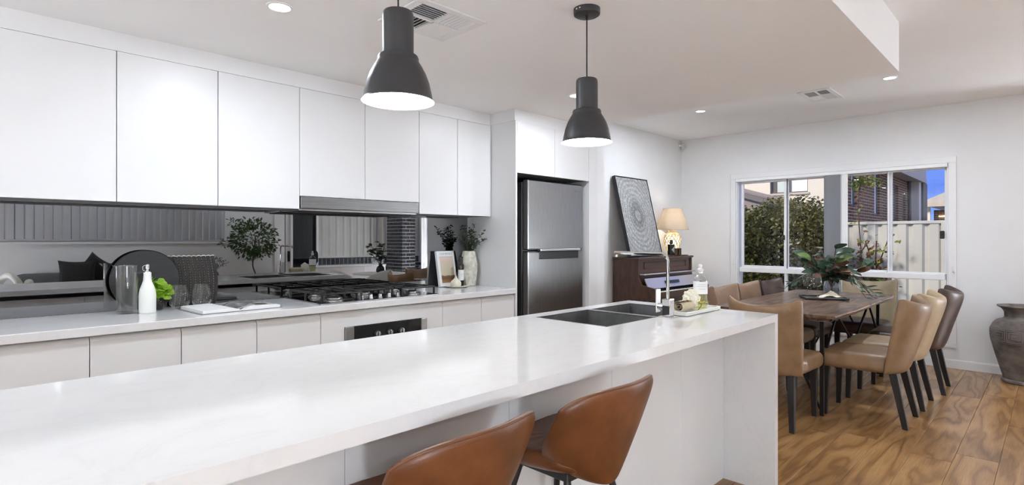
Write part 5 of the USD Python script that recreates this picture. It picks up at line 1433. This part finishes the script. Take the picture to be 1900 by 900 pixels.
hedge_d = leafmat('hedge_leaf_deep', S(20, 30, 10), S(104, 104, 26), 3.4, .5, .25)
hedge_p = leafmat('hedge_leaf_pale', S(62, 70, 34), S(134, 128, 72), 3.2, .5, .3)
bush('garden_hedge', 'dense dark green hedge with yellow flecks outside the left window panes', (9.15, 4.05, 0), (.62, .98, 1.05), 17000, .07, hedge_d)
bush('garden_hedge', 'taller looser olive green hedge outside the window, left of the blind', (9.35, 2.98, 0), (.55, .72, 1.10), 13000, .068, hedge_p)
bush('garden_hedge', 'dark hedge beyond the left edge of the window', (9.2, 5.7, 0), (.6, .9, 1.1), 3000, .12, hedge_d)
vn = Thing('climbing_vine', 'reddish climbing vine on the fence outside the window, right of the blind', 'vine', (9.92, 2.12, -.2))
ll, lr = [], []
for k in range(5):
    y0 = rs.uniform(-.16, .16)
    pts = spline([(0, y0, 0), (.02, y0 + rs.uniform(-.12, .12), .7), (.0, y0 + rs.uniform(-.18, .15), 1.2), (-.03, y0 + rs.uniform(-.25, .15), 1.5 + (.55 if k == 2 else 0))], 18)
    if k == 2:
        pts = spline([(0, -.02, 0), (0, .0, .7), (.0, .05, 1.4), (-.02, .08, 2.1), (-.02, .04, 2.45)], 22)
    vn.p('stem', tube(pts, .008, 6), vine_r)
    for p in pts[4:]:
        for _ in range((12 if k % 2 else 6) if p[2] < 1.3 else 3):
            q = p + np.array([rs.gauss(-.04, .03), rs.gauss(0, .10), rs.gauss(0, .07)])
            g = aim(leaf(rs.uniform(.05, .09), .045, .2, .4, 3), q, (rs.gauss(-.5, .4), rs.gauss(0, .7), rs.gauss(-.2, .5)), rs.uniform(-1, 1))
            (lr if (rs.random() < .42) else ll).append(g)
for _ in range(110):
    q = np.array([rs.gauss(-.05, .03), rs.gauss(.02, .13), 2.42 + rs.gauss(0, .06)])
    ll.append(aim(leaf(rs.uniform(.05, .09), .045, .2, .4, 3), q, (rs.gauss(-.5, .4), rs.gauss(0, .7), rs.gauss(-.2, .5)), rs.uniform(-1, 1)))
vn.p('green_foliage', cat(ll), vine_m, smooth=True, kind='stuff')
vn.p('red_foliage', cat(lr), vine_r, smooth=True, kind='stuff')

# neighbour's house: rendered front, brick side
brickw = mat('brown_brickwork', {"g": ("geometry", {}), "s": ("separate_xyz", {}), "c": ("combine_xyz", {}), "b": ("brick_texture", {"scale": 1.0, "brick_width": .48, "row_height": .078, "mortar_size": .011, "mortar_smooth": .1, "color1": S(112, 76, 50), "color2": S(90, 60, 41), "mortar": S(186, 158, 124)}),
                                 "bu": ("bump", {"strength": .4, "distance": .01}), "p": ("principled_bsdf", {"roughness": .85})},
             [("g.position", "s.vector"), ("s.x", "c.x"), ("s.z", "c.y"), ("c.vector", "b.vector"), ("b.color", "p.base_color"), ("b.fac", "bu.height"), ("bu.normal", "p.normal")])
render_m = mottled('cream_render', S(222, 214, 198), S(230, 224, 210), 1.2, .9)
soffit = simple('eave_beige', S(196, 186, 170), .7)
gutter = simple('grey_gutter', S(112, 108, 106), .6)
nb = Thing('neighbour_house', 'two-storey house next door with cream rendered front and brown brick side', 'house', (18.0, 6.0, -.2), world=True)
BX, BYs = 14.8, 3.55
front = sbox(BYs, -.2, 16.0, 6.5).difference(sbox(4.37, 2.50, 5.27, 3.75))
m = prism(front, 0, .2); v, f = tri(m)
nb.p('front_wall', trimesh.Trimesh(np.stack([BX + v[:, 2], v[:, 0], v[:, 1]], 1), f, process=False), render_m)
sidep = sbox(BX, -.2, 23.2, 6.5)
holes = [(15.3, 2.15, 15.85, 3.7), (17.7, 2.0, 18.35, 3.5), (20.3, 1.6, 20.9, 3.0), (21.6, 1.4, 22.1, 2.8)]
for h in holes:
    sidep = sidep.difference(sbox(h[0], h[1], h[2], h[3]))
nb.p('side_wall', up_xz(prism(sidep, 0, .2), BYs), brickw)
pan = mat('neighbour_pane', {"p": ("principled_bsdf", {"base_color": S(206, 216, 208), "roughness": .3})})
panw = simple('neighbour_white_pane', S(236, 242, 238), .3)
pand = simple('neighbour_dark_pane', S(92, 88, 84), .25)
for k, (y0, y1, mm) in enumerate(((4.38, 4.80, panw), (4.81, 5.15, pan), (5.16, 5.26, pand))):
    wn = nb.p('window', frame_yz(y0, y1, 2.51, 3.74, .02, BX + .06, BX + .12, 0), gutter)
    nb.p('pane', box(BX + .085, BX + .095, y0 + .02, y1 - .02, 2.53, 3.72), mm, under=wn)
nb.p('window_sill', box(BX - .03, BX + .1, 4.33, 5.31, 2.45, 2.50), soffit)
for i, (x0, z0, x1, z1) in enumerate(holes):
    wn = nb.p('window', frame_xz(x0, x1, z0, z1, .05, BYs + .06, BYs + .12, 0), gutter)
    nb.p('pane', box(x0 + .05, x1 - .05, BYs + .085, BYs + .095, z0 + .05, z1 - .05), (pan, panw, pand, pand)[i], under=wn)
dpm = simple('downpipe_brown', S(70, 58, 52), .5)
for x in (19.4, 22.4):
    nb.p('downpipe', tube([(x, BYs - .06, -.2), (x, BYs - .06, 1.5), (x, BYs - .06, 3.3)], .05, 8), dpm)
nb.p('eave', box(18.0, 23.75, 3.2, BYs - .001, 3.27, 3.40), soffit)
nb.p('balcony_parapet', box(18.6, 24.3, 3.3, BYs - .001, 3.401, 5.2), soffit)
nb.p('corner_column', box(22.9, 23.3, 3.3, BYs - .001, -.2, 3.269), render_m)
nb.p('balcony_screen', box(23.35, 24.2, 3.25, 3.4, -.2, 3.269), simple('screen_grey', S(84, 80, 78), .6))
lr_ = Thing('lower_roof', 'low lean-to roof end with grey barge board in front of the house next door', 'roof', (13.5, 6.5, -.2), world=True)
lr_.p('roof_deck', trimesh.convex.convex_hull(np.array([(x, y, z + dz) for x in (13.02, 14.79) for y, z in ((4.55, 2.17), (9.0, 3.6)) for dz in (.03, .07)])), simple('roof_grey', S(136, 126, 122), .8))
lr_.p('barge_board', bar((13.0, 4.5, 2.12), (13.0, 9.0, 3.57), .035, .11), gutter)
v, f = tri(prism(Polygon([(4.75, -.2), (9.0, -.2), (9.0, 3.58), (4.75, 2.21)]), 0, .1))
lr_.p('end_wall', trimesh.Trimesh(np.stack([13.05 + v[:, 2], v[:, 0], v[:, 1]], 1), f, process=False), simple('mauve_cladding', S(150, 138, 134), .8))
gh = Thing('far_garage', 'far garage with pale gabled roof and lit brick wall beyond the fence', 'garage', (32, 3.0, -.2), world=True)
gh.p('wall', box(30.0, 37.0, -1.8, 3.8, -.2, 2.6), mat('far_brickwork', {"g": ("geometry", {}), "s": ("separate_xyz", {}), "c": ("combine_xyz", {}), "b": ("brick_texture", {"scale": 1.0, "brick_width": .24, "row_height": .086, "mortar_size": .008, "color1": S(112, 92, 74), "color2": S(94, 76, 62), "mortar": S(150, 138, 120)}), "p": ("principled_bsdf", {"roughness": .85})},
                                                                [("g.position", "s.vector"), ("s.y", "c.x"), ("s.z", "c.y"), ("c.vector", "b.vector"), ("b.color", "p.base_color")]))
gh.p('roof', trimesh.convex.convex_hull(np.array([(x, y, z) for x in (29.4, 37.6) for y, z in ((4.15, 2.95), (-2.4, 2.95), (.9, 4.45), (4.15, 2.82), (-2.4, 2.82))])), simple('pale_roof_sheet', S(186, 180, 172), .6))
gh.p('gutter', box(29.28, 29.39, -2.5, 4.2, 2.72, 2.90), soffit)
gh.p('porch_post', box(29.5, 29.62, 3.86, 3.98, -.2, 2.81), render_m)
gh.p('wall_light', box(29.93, 29.999, 3.0, 3.62, 2.30, 2.35), emit('warm_wall_light', (1, .72, .42), 4.0))
